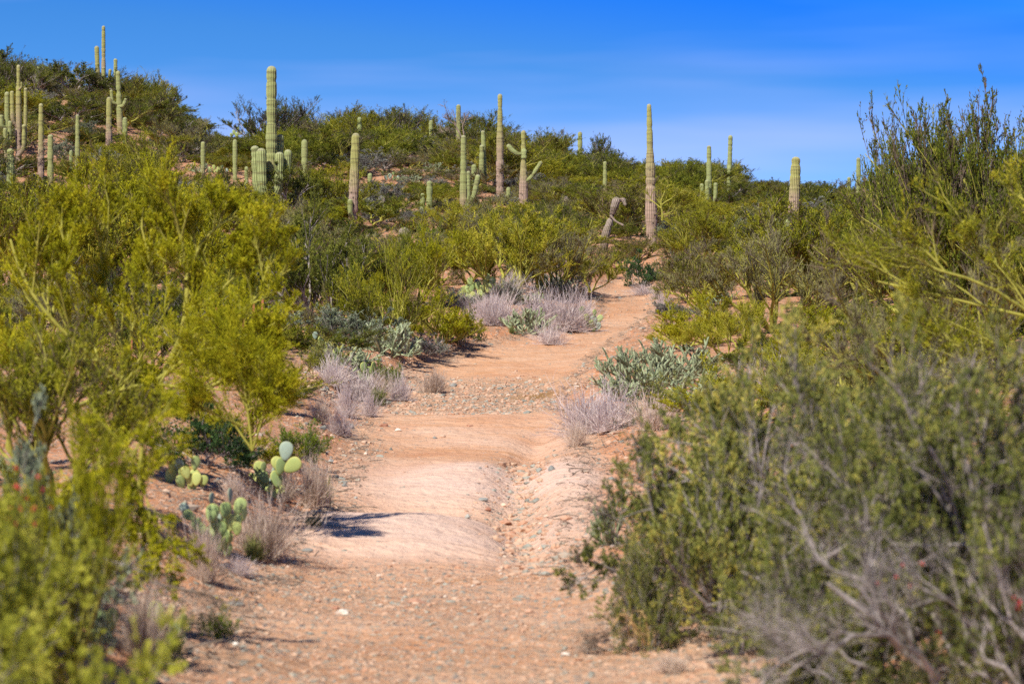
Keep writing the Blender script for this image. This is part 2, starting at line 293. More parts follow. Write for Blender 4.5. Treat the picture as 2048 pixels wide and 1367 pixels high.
# ------------------------------------------------------------------ mesh tools
def mesh(name, parts, m=None, smooth=True, attrs=None):
    """parts: list of (verts Nx3, faces Kx(3|4), attr dict of N arrays)"""
    vs = []; fs = []; at_ = {}; off = 0; names = set()
    for p in parts: names |= set(p[2])
    for n in names: at_[n] = []
    for v, f, a in parts:
        vs.append(v); f = np.asarray(f)
        if f.shape[1] == 3: f = np.column_stack([f, np.full(len(f), -1-off)])
        fs.append(f+off)
        for n in names: at_[n].append(a.get(n, np.zeros(len(v))))
        off += len(v)
    v = np.concatenate(vs).astype(np.float32); f = np.concatenate(fs); tri = f[:, 3] < 0
    me = bpy.data.meshes.new(name); me.vertices.add(len(v)); me.vertices.foreach_set('co', v.ravel())
    cnt = np.where(tri, 3, 4); st = np.concatenate([[0], np.cumsum(cnt)[:-1]]); flat = f.ravel(); flat = flat[flat >= 0]
    me.loops.add(len(flat)); me.loops.foreach_set('vertex_index', flat.astype(np.int32))
    me.polygons.add(len(f)); me.polygons.foreach_set('loop_start', st.astype(np.int32))
    me.polygons.foreach_set('use_smooth', np.full(len(f), bool(smooth)))
    for n in names:
        a = me.attributes.new(n, 'FLOAT', 'POINT'); a.data.foreach_set('value', np.concatenate(at_[n]).astype(np.float32))
    me.update(calc_edges=True); me.validate()
    if m: me.materials.append(m)
    return me
def nz(v): return v/np.maximum(np.linalg.norm(v, axis=-1, keepdims=True), 1e-9)
def tang(P):
    T = np.empty_like(P); T[:, 1:-1] = P[:, 2:]-P[:, :-2]; T[:, 0] = P[:, 1]-P[:, 0]; T[:, -1] = P[:, -1]-P[:, -2]; return nz(T)
def tubes(P, R, s=5, tint=None):
    n, K, _ = P.shape; T = tang(P); ref = np.where(np.abs(T[:, :1, 2:]) > .9, np.array([1., 0, 0]), np.array([0, 0, 1.]))
    A = nz(np.cross(T, np.broadcast_to(ref, T.shape))); B = np.cross(T, A); th = np.arange(s)*2*np.pi/s
    V = P[:, :, None]+R[:, :, None, None]*(A[:, :, None]*np.cos(th)[:, None]+B[:, :, None]*np.sin(th)[:, None])
    V = V.reshape(-1, 3); b = (np.arange(n)[:, None, None]*K+np.arange(K-1)[None, :, None])*s; q = np.arange(s)[None, None]; q2 = (q+1) % s
    Fc = np.stack([b+q, b+q2, b+s+q2, b+s+q], -1).reshape(-1, 4)
    t = np.zeros(n) if tint is None else tint
    return V, Fc, {'tint': np.repeat(t, K*s)}
def ribbons(rng, P, W, tint):
    n, K, _ = P.shape; T = tang(P); sd = nz(np.cross(T, rng.normal(size=(n, 1, 3))))
    wk = W[:, None]*np.linspace(1, .25, K)[None]; V = np.stack([P-sd*wk[..., None]*.5, P+sd*wk[..., None]*.5], 2).reshape(-1, 3)
    b = (np.arange(n)[:, None]*K+np.arange(K-1)[None])*2; Fc = np.stack([b, b+1, b+3, b+2], -1).reshape(-1, 4)
    return V, Fc, {'tint': np.repeat(tint, K*2)}
def leaves(rng, Cn, D, ln, wd, tint):
    n = len(Cn); D = nz(D); sd = nz(np.cross(D, rng.normal(size=(n, 3)))); ln = ln*rng.uniform(.6, 1.3, n)[:, None]; wd = wd*rng.uniform(.7, 1.2, n)[:, None]
    V = np.stack([Cn, Cn+D*ln*.5+sd*wd*.5, Cn+D*ln, Cn+D*ln*.5-sd*wd*.5], 1).reshape(-1, 3)
    Fc = np.arange(n)[:, None]*4+np.arange(4)[None]; return V, Fc, {'tint': np.repeat(tint, 4)}
def grow(rng, P, Ln, m, t0=.3, t1=1., spread=.8, up=.2, ratio=.6, K=4, curl=.3, out=0.):
    n, Kp, _ = P.shape; idx = np.repeat(np.arange(n), m); t = rng.uniform(t0, t1, len(idx)); f = t*(Kp-1); i = np.minimum(f.astype(int), Kp-2); fr = (f-i)[:, None]
    a = P[idx, i]; b = P[idx, i+1]; s = a*(1-fr)+b*fr; d = nz(b-a)+spread*nz(rng.normal(size=(len(idx), 3)))+np.array([0, 0, up])
    if out: q = s*np.array([1, 1, 0.]); d = d+out*nz(q)
    d = nz(d); l = Ln[idx]*ratio*rng.uniform(.6, 1.3, len(idx))*(1.15-.45*t); u = np.linspace(0, 1, K)[None, :, None]; c = nz(rng.normal(size=(len(idx), 1, 3)))+np.array([0, 0, up])
    Q = s[:, None]+l[:, None, None]*(d[:, None]*u+curl*c*u**2); return Q, l, idx
def at_t(rng, P, m, t0=.1, t1=1.):
    n, Kp, _ = P.shape; idx = np.repeat(np.arange(n), m); f = rng.uniform(t0, t1, len(idx))*(Kp-1); i = np.minimum(f.astype(int), Kp-2); fr = (f-i)[:, None]
    return P[idx, i]*(1-fr)+P[idx, i+1]*fr, nz(P[idx, i+1]-P[idx, i]), idx
def taper(n, K, r, end=.45): return np.broadcast_to(np.asarray(r).reshape(-1, 1)*np.linspace(1, end, K)[None], (n, K))
def stems(rng, n, ln, lean0, lean1, K=6, curl=.25, r0=.05):
    az = (np.arange(n)+rng.uniform(-.3, .3, n))/n*2*np.pi; le = np.radians(rng.uniform(lean0, lean1, n)); l = ln*rng.uniform(.75, 1.2, n)
    d = np.stack([np.sin(le)*np.cos(az), np.sin(le)*np.sin(az), np.cos(le)], -1); u = np.linspace(0, 1, K)[None, :, None]; c = nz(rng.normal(size=(n, 1, 3)))
    wig = np.cumsum(rng.normal(size=(n, K, 3))*.05, 1)*l[:, None, None]; wig[:, 0] = 0
    return d[:, None]*r0*(1-u)+l[:, None, None]*(d[:, None]*u+curl*c*u**2)+wig, l
def shrub(name, seed, kind, foli, barkm, P0=None, L0=None, rad=None, dens=1.):
    """returns (trunk mesh, crown mesh)"""
    rng = np.random.default_rng(seed); R = lambda a: max(1, int(round(a*dens)))
    k = dict(n=6, ln=.95, lean=(15, 60), m1=5, m2=6, m3=7, m4=7, lf=3, r=.035, up=.35, spread=.8, rat=(.78, .62, .55, .5), tw=.009, ll=.03, lw=.010, sp4=.7, floor=.1)
    k.update(kind)
    if P0 is None: P0, L0 = stems(rng, k['n'], k['ln'], *k['lean']); rad = np.full(len(P0), k['r'])
    P1, L1, i1 = grow(rng, P0, L0, k['m1'], .25, 1, k['spread'], k['up'], k['rat'][0], 5, .3)
    P2, L2, i2 = grow(rng, P1, L1, k['m2'], .2, 1, k['spread'], k['up'], k['rat'][1], 4, .3)
    P3, L3, i3 = grow(rng, P2, L2, R(k['m3']), .1, 1, k['spread'], k['up'], k['rat'][2], 4, .25)
    P4, L4, i4 = grow(rng, P3, L3, R(k['m4']), .05, 1, k['sp4'], k['up'], k['rat'][3], 3, .2)
    c2 = rng.uniform(-.18, .15, len(P2)); c3 = c2[i3]+rng.uniform(-.14, .14, len(P3))
    tr = [tubes(P0, taper(len(P0), P0.shape[1], rad), 7), tubes(P1, taper(len(P1), 5, rad[i1]*.5), 5)]
    r2 = rad[i1][i2]*.24; t2 = tubes(P2, taper(len(P2), 4, r2), 4); tr.append(t2)
    fx = lambda V: np.column_stack([V[:, :2], np.where(V[:, 2] < k['floor'], k['floor']*.3+.7*np.abs(V[:, 2]), V[:, 2])])
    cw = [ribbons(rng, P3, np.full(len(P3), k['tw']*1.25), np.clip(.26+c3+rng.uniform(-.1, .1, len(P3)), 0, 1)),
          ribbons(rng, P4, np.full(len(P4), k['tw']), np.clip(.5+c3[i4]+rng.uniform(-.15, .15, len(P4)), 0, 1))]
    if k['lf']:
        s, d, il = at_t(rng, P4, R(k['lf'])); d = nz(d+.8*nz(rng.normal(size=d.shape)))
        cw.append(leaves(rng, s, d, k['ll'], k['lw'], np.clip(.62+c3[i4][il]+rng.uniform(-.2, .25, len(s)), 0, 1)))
    tr = [(fx(v), f, a) for v, f, a in tr]; cw = [(fx(v), f, a) for v, f, a in cw]
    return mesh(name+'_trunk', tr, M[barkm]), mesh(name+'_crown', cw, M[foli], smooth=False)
def bounds(me):
    v = np.empty(len(me.vertices)*3, np.float32); me.vertices.foreach_get('co', v); v = v.reshape(-1, 3)
    return np.percentile(np.abs(v[:, :2]), 97)*1.0, float(np.percentile(v[:, 2], 99.3))
def tag(o, label=None, cat=None, group=None, kind=None):
    for a, b in (('label', label), ('category', cat), ('group', group), ('kind', kind)):
        if b: o[a] = b
    return o
def empty(name, loc, rz=0., sc=(1, 1, 1)):
    o = bpy.data.objects.new(name, None); C.objects.link(o); o.location = loc; o.rotation_euler = (0, 0, rz); o.scale = sc; o.empty_display_size = .1; return o
def obj(name, me, parent=None, loc=(0, 0, 0), rot=(0, 0, 0), sc=(1, 1, 1)):
    o = bpy.data.objects.new(name, me); C.objects.link(o); o.location = loc; o.rotation_euler = rot; o.scale = sc; o.parent = parent; return o

# ------------------------------------------------------------------ ground
def axis(segs):
    out = []
    for a, b, s in segs: out.append(np.arange(a, b, s))
    return np.concatenate(out+[np.array([segs[-1][1]])])
gx = axis([(-3000, -400, 400), (-400, -80, 20), (-80, -34, 4), (-34, -10, .45), (-10, -4, .14), (-4, 3.4, .06), (3.4, 10, .14), (10, 34, .45), (34, 80, 4), (80, 400, 20), (400, 3000, 400)])
gy = axis([(-60, 4, 4), (4, 12, .3), (12, 30, .07), (30, 55, .10), (55, 90, .18), (90, 150, .45), (150, 220, 2), (220, 600, 20), (600, 5000, 400)])
X, Y = np.meshgrid(gx, gy); Z = height(X, Y); nx, ny = len(gx), len(gy)
ii = (np.arange(ny-1)[:, None]*nx+np.arange(nx-1)[None]).ravel(); GF = np.stack([ii, ii+1, ii+nx+1, ii+nx], -1)
def masks(X, Y):
    zw, m, a, b, d = washf(X, Y); g = lambda x0, y0, sx, sy: np.exp(-((X-x0)/sx)**2-((Y-y0)/sy)**2)
    n = fbm(X*.9, Y*.6, 3); n2 = fbm(X*.4+5, Y*.3, 3)
    pale = np.clip(1.5*g(-.85, 24.0, 1.3, 2.4)+1.2*g(-.5, 30.5, 1.4, 2.6)+.5*g(-.3, 38.5, 1.2, 2.)+.7*g(.75, 30, .4, 6), 0, 1)*np.clip(.95+.6*n, 0, 1)*m
    xch = np.interp(Y, [12, 20, 26, 30, 34, 38, 44, 50], [.3, .25, .02, .05, .12, .35, .6, .5])
    ch = np.exp(-((X-xch)/.34)**2)*sstep(20, 23, Y)*(1-sstep(33, 37, Y))
    bar = sstep(43, 45.5, Y)*(1-sstep(51, 54, Y))*(1-sstep(.1, .9, X-.1)); near = (1-sstep(20.6, 22.2, Y+.5*n))
    edge = np.clip(1-np.abs(d+.1)/.45, 0, 1)*.8; far = sstep(56, 60, Y)*.35
    out = (1-m)*(.55+.3*n2)
    gr = np.clip(np.maximum.reduce([ch, bar*.95, near*(.75+.5*n), edge*.9, far*(.6+.6*n), out]), 0, 1); gr = np.maximum(gr, .05)*(1-.85*pale)
    dm = np.clip(1.3*g(.35, 49.3, .45, .9)+.5*g(.2, 52, .7, 1.)+.4*g(.75, 44.5, .3, 1.6), 0, 1)*np.clip(.6+1.4*n, 0, 1)
    return m, gr, pale, dm
wm, gm, pm, dm = masks(X, Y)
gme = mesh('ground', [(np.stack([X, Y, Z], -1).reshape(-1, 3), GF, {'wash': wm.ravel(), 'gravel': gm.ravel(), 'pale': pm.ravel(), 'damp': dm.ravel(), 'bank': (np.clip(1-np.abs(wm*2-.9), 0, 1)**1.5).ravel()})], M['ground'])
tag(obj('ground', gme), kind='structure')

# loose stones: uncountable gravel, and larger stones one by one
ICO_V = None
def ico(sub=1):
    import bmesh
    bm = bmesh.new(); bmesh.ops.create_icosphere(bm, subdivisions=sub, radius=1); v = np.array([x.co[:] for x in bm.verts]); f = np.array([[q.index for q in p.verts] for p in bm.faces]); bm.free(); return v, f
iv, if_ = ico(1); iv2, if2 = ico(2)
rng = np.random.default_rng(3)
def gravel(n, y0, y1, smin, smax, hw, banks=False):
    y = rng.uniform(y0, y1, n); a = np.interp(y, wy, wl)-hw; b = np.interp(y, wy, wr)+hw; x = rng.uniform(a, b); _, gr, pl, _ = masks(x, y)
    if banks: _, bm_, _, _, _ = washf(x, y); gr = np.clip(1-np.abs(bm_*2-.7), 0, 1)*.6
    k = rng.random(n) < gr**1.5; x, y = x[k], y[k]; n = len(x); s = smin*(smax/smin)**(rng.random(n)**2.2)
    z = height(x, y); R = rng.normal(size=(n, 3, 3)); q, _ = np.linalg.qr(R)
    sc = s[:, None]*np.stack([rng.uniform(.8, 1.5, n), rng.uniform(.6, 1, n), rng.uniform(.35, .7, n)], -1)*.5
    V = iv[None]*(1+.3*rng.normal(size=(n, len(iv), 1))*.6)*sc[:, None]; th = rng.uniform(0, 6.28, n); c, s_ = np.cos(th)[:, None], np.sin(th)[:, None]
    V = np.stack([V[..., 0]*c-V[..., 1]*s_, V[..., 0]*s_+V[..., 1]*c, V[..., 2]], -1)+np.stack([x, y, z+sc[:, 2]*.12], -1)[:, None]
    Fc = (if_[None]+np.arange(n)[:, None, None]*len(iv)).reshape(-1, 3); return V.reshape(-1, 3), Fc, {'tint': np.repeat(rng.random(n), len(iv))}
def channel_stones(n=900):
    y = rng.uniform(20.5, 35, n); xch = np.interp(y, [12, 20, 26, 30, 34, 38], [.3, .25, .02, .05, .12, .35]); x = xch+rng.normal(0, .13, n)+.04; s = .02*(5.0**(rng.random(n)**2))
    z = height(x, y); sc = s[:, None]*np.stack([rng.uniform(.8, 1.6, n), rng.uniform(.6, 1, n), rng.uniform(.4, .8, n)], -1)*.5
    V = iv[None]*(1+.2*rng.normal(size=(n, len(iv), 1)))*sc[:, None]+np.stack([x, y, z+sc[:, 2]*.3], -1)[:, None]
    return V.reshape(-1, 3), (if_[None]+np.arange(n)[:, None, None]*len(iv)).reshape(-1, 3), {'tint': np.repeat(rng.random(n), len(iv))}
gp = [gravel(34000, 12, 24, .006, .05, .9), gravel(14000, 24, 43, .012, .09, .8), channel_stones(), gravel(12000, 43, 55, .02, .12, .8), gravel(9000, 20, 70, .03, .15, .9, True), gravel(3000, 55, 84, .02, .12, 1.)]
tag(obj('gravel', mesh('gravel', gp, M['gravel'], smooth=False)), 'loose grey, red and tan gravel strewn over the sandy wash bed and banks', 'gravel', kind='stuff')
def litter(n=5200):
    y = 14+60*rng.random(n)**1.3; a = np.interp(y, wy, wl); b = np.interp(y, wy, wr); side = rng.random(n) < .55; off = rng.gamma(1.6, .35, n)-.35
    x = np.where(side, a-off, b+off); z = height(x, y)+.012; th = rng.uniform(0, 6.28, n); l = .04*(6.0**(rng.random(n)**1.8)); d = np.stack([np.cos(th), np.sin(th), rng.normal(0, .12, n)], -1)*l[:, None]; c = rng.normal(size=(n, 3))*l[:, None]*.12
    p0 = np.stack([x, y, z], -1); P = np.stack([p0, p0+d*.5+c, p0+d], 1); return tubes(P, np.repeat((l*.022+.0015)[:, None], 3, 1), 3, rng.random(n))
tag(obj('litter', mesh('litter', [litter()], M['deadwood'])), 'dry twigs and stalks lying along the foot of the wash banks', 'litter', kind='stuff')
def rock_mesh(seed, m):
    r = np.random.default_rng(seed); v = iv2.copy()
    for _ in range(9):
        d = nz(r.normal(size=3)); h = r.uniform(.45, .85); s = v@d; v = v-np.outer(np.maximum(s-h, 0), d)
    v = v*(1+.05*r.normal(size=(len(v), 1))); return mesh('stone', [(v, if2, {'tint': np.full(len(v), r.random())})], m, smooth=False)
ROCKS = [ # px, py, width px, height ratio, material, label
 (685, 1226, 38, .36, 'rockwhite', 'flat white stone lying alone on the wash floor near the shrub shadow'),
 (670, 1218, 26, .3, 'rockred', 'thin reddish stone touching the flat white stone'),
 (1103, 940, 16, .75, 'rockgrey', 'blocky grey stone alone on the pale sand right of the cobble channel'),
 (935, 1036, 15, .85, 'rockgrey', 'dark grey stone at the left rim of the cobble channel'),
 (968, 1002, 24, .5, 'rockgrey', 'broad dark stone at the top of the cobble channel'),
 (990, 1077, 16, .5, 'rockwhite', 'small whitish stone in the cobble channel'),
 (1010, 1048, 34, .35, 'rockred', 'long red slab in the middle of the cobble channel'),
 (1022, 1070, 22, .55, 'rockred', 'short red block just below the long red slab'),
 (975, 1020, 18, .5, 'rockred', 'small red stone above the long red slab'),
 (1008, 1012, 13, .7, 'rocktan', 'rounded tan stone in the upper cobble channel'),
 (1005, 1110, 20, .6, 'rocktan', 'tan stone at the lower end of the cobble channel'),
 (1032, 1100, 16, .5, 'rockred', 'red pebble near the right foot of the cobble channel'),
 (1003, 1137, 15, .6, 'rocktan', 'last tan stone below the cobble channel'),
 (616, 1103, 26, .38, 'rockgrey', 'flat grey stone at the left foot of the pale sand mound'),
 (690, 972, 18, .5, 'rockgrey', 'dark stone on the left sandy edge behind the pear cactus'),
 (711, 996, 9, .6, 'rockgrey', 'tiny dark stone below the left sandy edge'),
 (885, 874, 15, .5, 'rocktan', 'tan stone on the crest of the upper sand hump'),
 (870, 876, 11, .5, 'rockgrey', 'small grey stone beside the tan stone on the sand crest'),
 (940, 852, 20, .25, 'rockred', 'flat dark red flake behind the sand crest'),
 (766, 852, 22, .4, 'rockred', 'red stone at the lower rim of the gravel bar'),
 (795, 861, 16, .4, 'rockwhite', 'pale stone at the lower rim of the gravel bar'),
 (662, 925, 16, .6, 'rockgrey', 'dark stone on the left bank foot beside the bright green bush'),
 (730, 887, 14, .7, 'rocktan', 'brown rounded stone at the foot of the left bank'),
 (700, 855, 20, .6, 'rockgrey', 'grey stone at the left bank below the grey grass'),
 (830, 1205, 50, .28, 'rockred', 'long reddish stone half buried in the lower gravel'),
 (955, 1168, 28, .5, 'rocktan', 'tan stone where the pale mound meets the lower gravel'),
 (880, 1166, 24, .5, 'rocktan', 'pale tan stone at the front foot of the pale mound'),
 (1060, 1225, 22, .5, 'rockred', 'red stone in the gravel below the green bush edge'),
 (1130, 1310, 20, .6, 'rockwhite', 'pale stone near the dead branches on the right'),
 (1010, 1260, 12, .7, 'rockgrey', 'small black stone in the lower gravel'),
 (960, 936, 9, .6, 'rockgrey', 'tiny dark stone on the upper pale sand'),
 (472, 1210, 40, .3, 'rockgrey', 'dark stone in the shadow of the left shrub branch'),
 (395, 1305, 16, .6, 'rockwhite', 'small white stone beside the left dry grass'),
 (470, 1290, 14, .6, 'rockwhite', 'tiny white stone in the gravel right of the left dry grass'),
 (1390, 593, 10, .6, 'rockgrey', 'dark stone at the head of the path'),
 (1240, 597, 8, .6, 'rockgrey', 'grey stone in the upper path'),
 (1062, 764, 18, .4, 'rocktan', 'tan stone in the smooth bend of the wash'),
 (905, 772, 18, .5, 'rockgrey', 'grey stone on the top of the gravel bar'),
 (1050, 655, 14, .5, 'rocktan', 'pale stone on the bank left of the upper path')]
RP = [rock_mesh(100+i, None) for i in range(6)]
for i, (px, py, wpx, hr, mm, lb) in enumerate(ROCKS):
    p = at(px, py); wd = wpx*p.y/F; me = RP[i % 6].copy(); me.materials.append(M[mm])
    o = obj('stone', me, None, (p.x, p.y, p.z+wd*hr*.22), (0, 0, i*1.7), (wd*.56, wd*.42, wd*hr*.62)); tag(o, lb, 'stone', 'stones on the wash floor')
for px, py, wpx, hr, lb in [(1225, 352, 46, .9, 'pink boulder outcrop on the ridge below the round-crowned tree'), (1196, 358, 22, .7, 'low pink rock beside the boulder outcrop on the ridge'),
    (815, 322, 40, .4, 'pale rock slab on the middle slope above the hillside pear cactus'), (760, 318, 28, .4, 'small pale rock on the middle slope'), (965, 440, 20, .6, 'tan rock half hidden beside the leaning saguaro'), (1130, 545, 34, .6, 'orange rock on the bank above the upper path'), (1170, 560, 30, .6, 'reddish rock beside the orange rock above the upper path')]:
    p = at(px, py); wd = wpx*p.y/F; me = RP[int(px) % 6].copy(); me.materials.append(M['boulder'])
    tag(obj('boulder', me, None, (p.x, p.y, p.z+wd*.15), (0, 0, px), (wd*.6, wd*.5, wd*hr*.6)), lb, 'boulder', 'rocks on the hillside')

# ------------------------------------------------------------------ saguaros
LM = []        # landmarks for the labels: (px, py, y, phrase)
KEEP = []      # (px0, px1, lowest visible row, depth): nothing nearer may rise above that row here
def column(P, Rr, nrib=14, seed=0, depth=.15, h0=0., h1=1.):
    """ribbed cactus stem along path P (list of points) with radii Rr"""
    P = np.asarray(P, float); Rr = np.asarray(Rr, float); cum = np.concatenate([[0], np.cumsum(np.linalg.norm(np.diff(P, axis=0), axis=1))]); Lt = cum[-1]
    K = max(14, min(90, int(Lt/.055))); r = np.random.default_rng(seed)
    rt = Rr[-1]; ub = np.linspace(0, max(Lt-rt, Lt*.5), K); ucap = Lt-rt+rt*np.sin(np.linspace(.15, np.pi/2, 7)) if Lt > rt*1.5 else np.linspace(Lt*.55, Lt, 7)
    u = np.concatenate([ub, ucap]); Pc = np.stack([np.interp(u, cum, P[:, i]) for i in range(3)], -1)
    for _ in range(3): Pc[1:-8] = (Pc[:-9]+Pc[1:-8]*2+Pc[2:-7])/4
    R = np.interp(u, cum, Rr); R[K:] = rt*np.cos(np.linspace(.15, np.pi/2*.985, 7))
    # growth constrictions
    for _ in range(int(Lt/.28)+1):
        c = r.uniform(.05, .95)*Lt; R[:K] *= 1-r.uniform(.05, .16)*np.exp(-((u[:K]-c)/r.uniform(.03, .07))**2)
    R[:K] *= 1+.025*np.sin(u[:K]*r.uniform(3, 6)+r.uniform(0, 6))
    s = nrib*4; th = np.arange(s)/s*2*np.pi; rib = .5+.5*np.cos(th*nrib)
    T = tang(Pc[None])[0]; ref = np.array([0, 1., 0]); A = nz(np.cross(np.broadcast_to(ref, T.shape), T)); B = np.cross(T, A)
    rad = R[:, None]*(1+depth*(rib[None]-.6))
    V = Pc[:, None]+rad[..., None]*(A[:, None]*np.cos(th)[None, :, None]+B[:, None]*np.sin(th)[None, :, None])
    n = len(u); b = np.arange(n-1)[:, None]*s; q = np.arange(s)[None]; Fc = np.stack([b+q, b+(q+1) % s, b+s+(q+1) % s, b+s+q], -1).reshape(-1, 4)
    H = np.repeat(h0+(h1-h0)*u/Lt, s)
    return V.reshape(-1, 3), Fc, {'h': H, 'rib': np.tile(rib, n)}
def saguaro(px, top, vis, wpx, label, dy=55, arms=(), m='sag', wtop=None, base=None, lean=0, landmark=None, name='saguaro', nrib=14, prof=None):
    """vis: lowest visible row; base row = vis+dy, on the ground there.  arms: (px list, rows list, width, side depth)"""
    p = at(base[0] if base else px, (base[1] if base else vis+dy)); y = p.y; k = y/F
    H = (683-top)*k+CAMZ-p.z; r1 = wpx*k/2; r0 = (wtop or wpx)*k/2
    bx = -lean*k
    if prof: us = np.array([a for a, b in prof]); Pm = [(bx*(1-u), 0, H*u) for u in us]; Rm = [b*k/2 for a, b in prof]
    else: Pm = [(bx*(1-u), 0, H*u) for u in (0, .25, .5, .75, 1)]; Rm = [r1*.92, r1, (r1*.7+r0*.3), (r1*.3+r0*.7), r0*.9]
    sd = int(px*7+top)
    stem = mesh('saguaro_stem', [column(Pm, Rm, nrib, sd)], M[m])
    x0 = (px-1024)*k
    loc = (x0, y, p.z-.1)
    if arms:
        root = empty(name, loc); obj('stem', stem, root)
        for j, (axs, ays, aw, dep, *am) in enumerate(arms):
            pts = [((a-px)*k, dep*(min(1, i/1.0) if len(axs) < 3 or i > 0 else .3), (683-b)*k+CAMZ-p.z+.1) for i, (a, b) in enumerate(zip(axs, ays))]
            # smooth polyline
            q = np.array(pts)
            if len(q) > 2:
                cumq = np.concatenate([[0], np.cumsum(np.linalg.norm(np.diff(q, axis=0), axis=1))]); uu = np.linspace(0, cumq[-1], 24); q = np.stack([np.interp(uu, cumq, q[:, i]) for i in range(3)], -1)
                for _ in range(6): q[1:-1] = (q[:-2]+2*q[1:-1]+q[2:])/4
            rr = np.full(len(q), aw*k/2); rr[0] *= .75
            if len(rr) > 6: rr[1:5] *= np.linspace(.78, 1, 4)
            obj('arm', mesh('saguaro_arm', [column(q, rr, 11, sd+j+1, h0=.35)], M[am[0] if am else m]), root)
    else: root = obj(name, stem, None, loc)
    tag(root, label, 'saguaro', 'saguaro cacti on the hillside')
    LM.append((px, (top+vis)/2, y, landmark or label.split(' ', 0)[0])); KEEP.append((px-wpx*.5-3, px+wpx*.5+3, vis, y))
    for a in arms: KEEP.append((min(a[0])-3, max(a[0])+3, min(vis, max(a[1])+4), y))
    return root
G = 'saggreen'
saguaro(37, 123, 318, 11, 'saguaro with many upright arms, thin topped, on the left slope', m='sagold', prof=[(0, 12), (.5, 12), (.78, 10.5), (.82, 8), (1, 6.5)],
    arms=[((35, 26, 25), (255, 245, 182), 8, -.1), ((39, 52, 53), (305, 290, 176), 7, -.15), ((39, 51, 51), (312, 300, 250), 8, -.3), ((36, 44, 44), (180, 176, 164), 4, -.1)], landmark='many-armed saguaro on the left slope', dy=30)
saguaro(14, 177, 300, 10, 'slim saguaro with short crowded arms at the far left edge', arms=[((14, 4, 4), (258, 252, 230), 9, -.15), ((14, 21, 22), (300, 290, 242), 8, -.2), ((13, 14, 14), (300, 285, 257), 8, -.35)], landmark='slim saguaro at the left edge', dy=45)
saguaro(21, 290, 352, 16, 'stout single green saguaro at the left edge above the palo verde crown', m=G, landmark='stout saguaro at the left edge', dy=30)
saguaro(82, 200, 352, 13, 'tall armless saguaro with a brown lower half on the left slope', m='sagold', wtop=9, landmark='brown-based saguaro on the left', dy=35)
saguaro(101, 262, 362, 12, 'short armless green saguaro right of the brown-based one', m='sag', landmark='short green saguaro on the left', dy=35)
saguaro(142, 294, 330, 7, 'very small slim saguaro between two taller ones on the left', m=G, landmark='tiny slim saguaro on the left', dy=30)
saguaro(155, 222, 345, 10, 'slender armless saguaro with banded stem left of the hilltop group', wtop=8, landmark='slender banded saguaro', dy=25)
saguaro(76, 128, 182, 10, 'dark green armless saguaro high on the left hill', m=G, landmark='dark saguaro high on the left hill', dy=10)
saguaro(207, 47, 190, 9, 'tallest hilltop saguaro with a thin mottled stem and upright arms', m='sagold', wtop=7, arms=[((205, 197, 194), (186, 176, 92), 9, -.1), ((207, 209, 209), (190, 182, 135), 7, -.3), ((211, 219, 221), (170, 162, 138), 6, -.1)], landmark='tallest hilltop saguaro', dy=8)
saguaro(236, 136, 262, 12, 'hilltop saguaro with a curved arm bending out to the right', m='sag', wtop=9, arms=[((237, 247, 253), (212, 213, 197), 7, -.1), ((234, 225, 223), (208, 205, 180), 6, -.1)], landmark='saguaro with the curved right arm', dy=14, lean=-5)
saguaro(231, 113, 160, 8, 'saguaro top showing just behind the one with a curved right arm', m=G, dy=14, landmark='saguaro behind the curved-arm one')
saguaro(218, 188, 292, 13, 'thick armless saguaro with a pale brown base below the hilltop pair', m='sagold', wtop=10, landmark='thick brown-based saguaro below the hilltop', dy=22)
saguaro(250, 229, 272, 10, 'small stubby green saguaro right of the thick brown-based one', m=G, landmark='stubby saguaro below the hilltop', dy=22)
saguaro(406, 277, 352, 9, 'small armless saguaro standing by bare red soil left of the giant', landmark='small saguaro by the red soil', dy=12)
saguaro(470, 273, 345, 9, 'small armless green saguaro just left of the giant saguaro cluster', m=G, landmark='small saguaro left of the giant', dy=16)
saguaro(493, 327, 372, 8, 'tiny dark saguaro at the left foot of the giant cluster', m=G, landmark='tiny saguaro at the giant saguaro', dy=12)
saguaro(543, 125, 392, 24, 'giant saguaro with a thick banded stem and a ring of stubby arms at its base', m='sag', dy=50, prof=[(0, 15), (.12, 22), (.3, 24), (.55, 22), (.62, 19), (.8, 20), (.93, 20), (1, 18)], nrib=16,
    arms=[((540, 516, 511), (410, 380, 292), 17, -.25, G), ((542, 528, 525), (415, 385, 298), 19, -.5, G), ((545, 560, 561), (400, 375, 305), 18, -.35, G), ((545, 572, 577), (392, 370, 299), 15, -.1, G), ((545, 558, 559), (372, 350, 267), 14, .3, G)], landmark='giant saguaro')
saguaro(609, 273, 335, 12, 'short bright green saguaro to the right of the giant cluster', m=G, landmark='short saguaro right of the giant', dy=25)
saguaro(712, 259, 430, 19, 'tall thick saguaro leaning slightly, whitish brown toward the base', m='sagold', wtop=17, lean=8, nrib=16, landmark='thick leaning saguaro', dy=35,
    arms=[((708, 701, 701), (440, 430, 398), 10, -.2, G)])
saguaro(719, 229, 268, 9, 'slim green saguaro tip rising behind the thick leaning one', m=G, dy=50, landmark='saguaro tip behind the leaning one')
saguaro(740, 340, 364, 9, 'small grey green saguaro in the brush right of the leaning one', m=G, dy=20, landmark='small saguaro right of the leaning one')
saguaro(763, 386, 404, 15, 'grey weathered saguaro stub poking from the brush mid slope', m='sagdead', dy=20, landmark='grey stub mid slope')
saguaro(808, 447, 472, 22, 'wide grey green saguaro stub above the yellow palo verde', m='sagdead', dy=25, landmark='wide grey stub above the yellow palo verde')
saguaro(862, 236, 272, 8, 'small ribbed saguaro below the skyline shrubs', m=G, dy=22, landmark='small ribbed saguaro under the skyline')
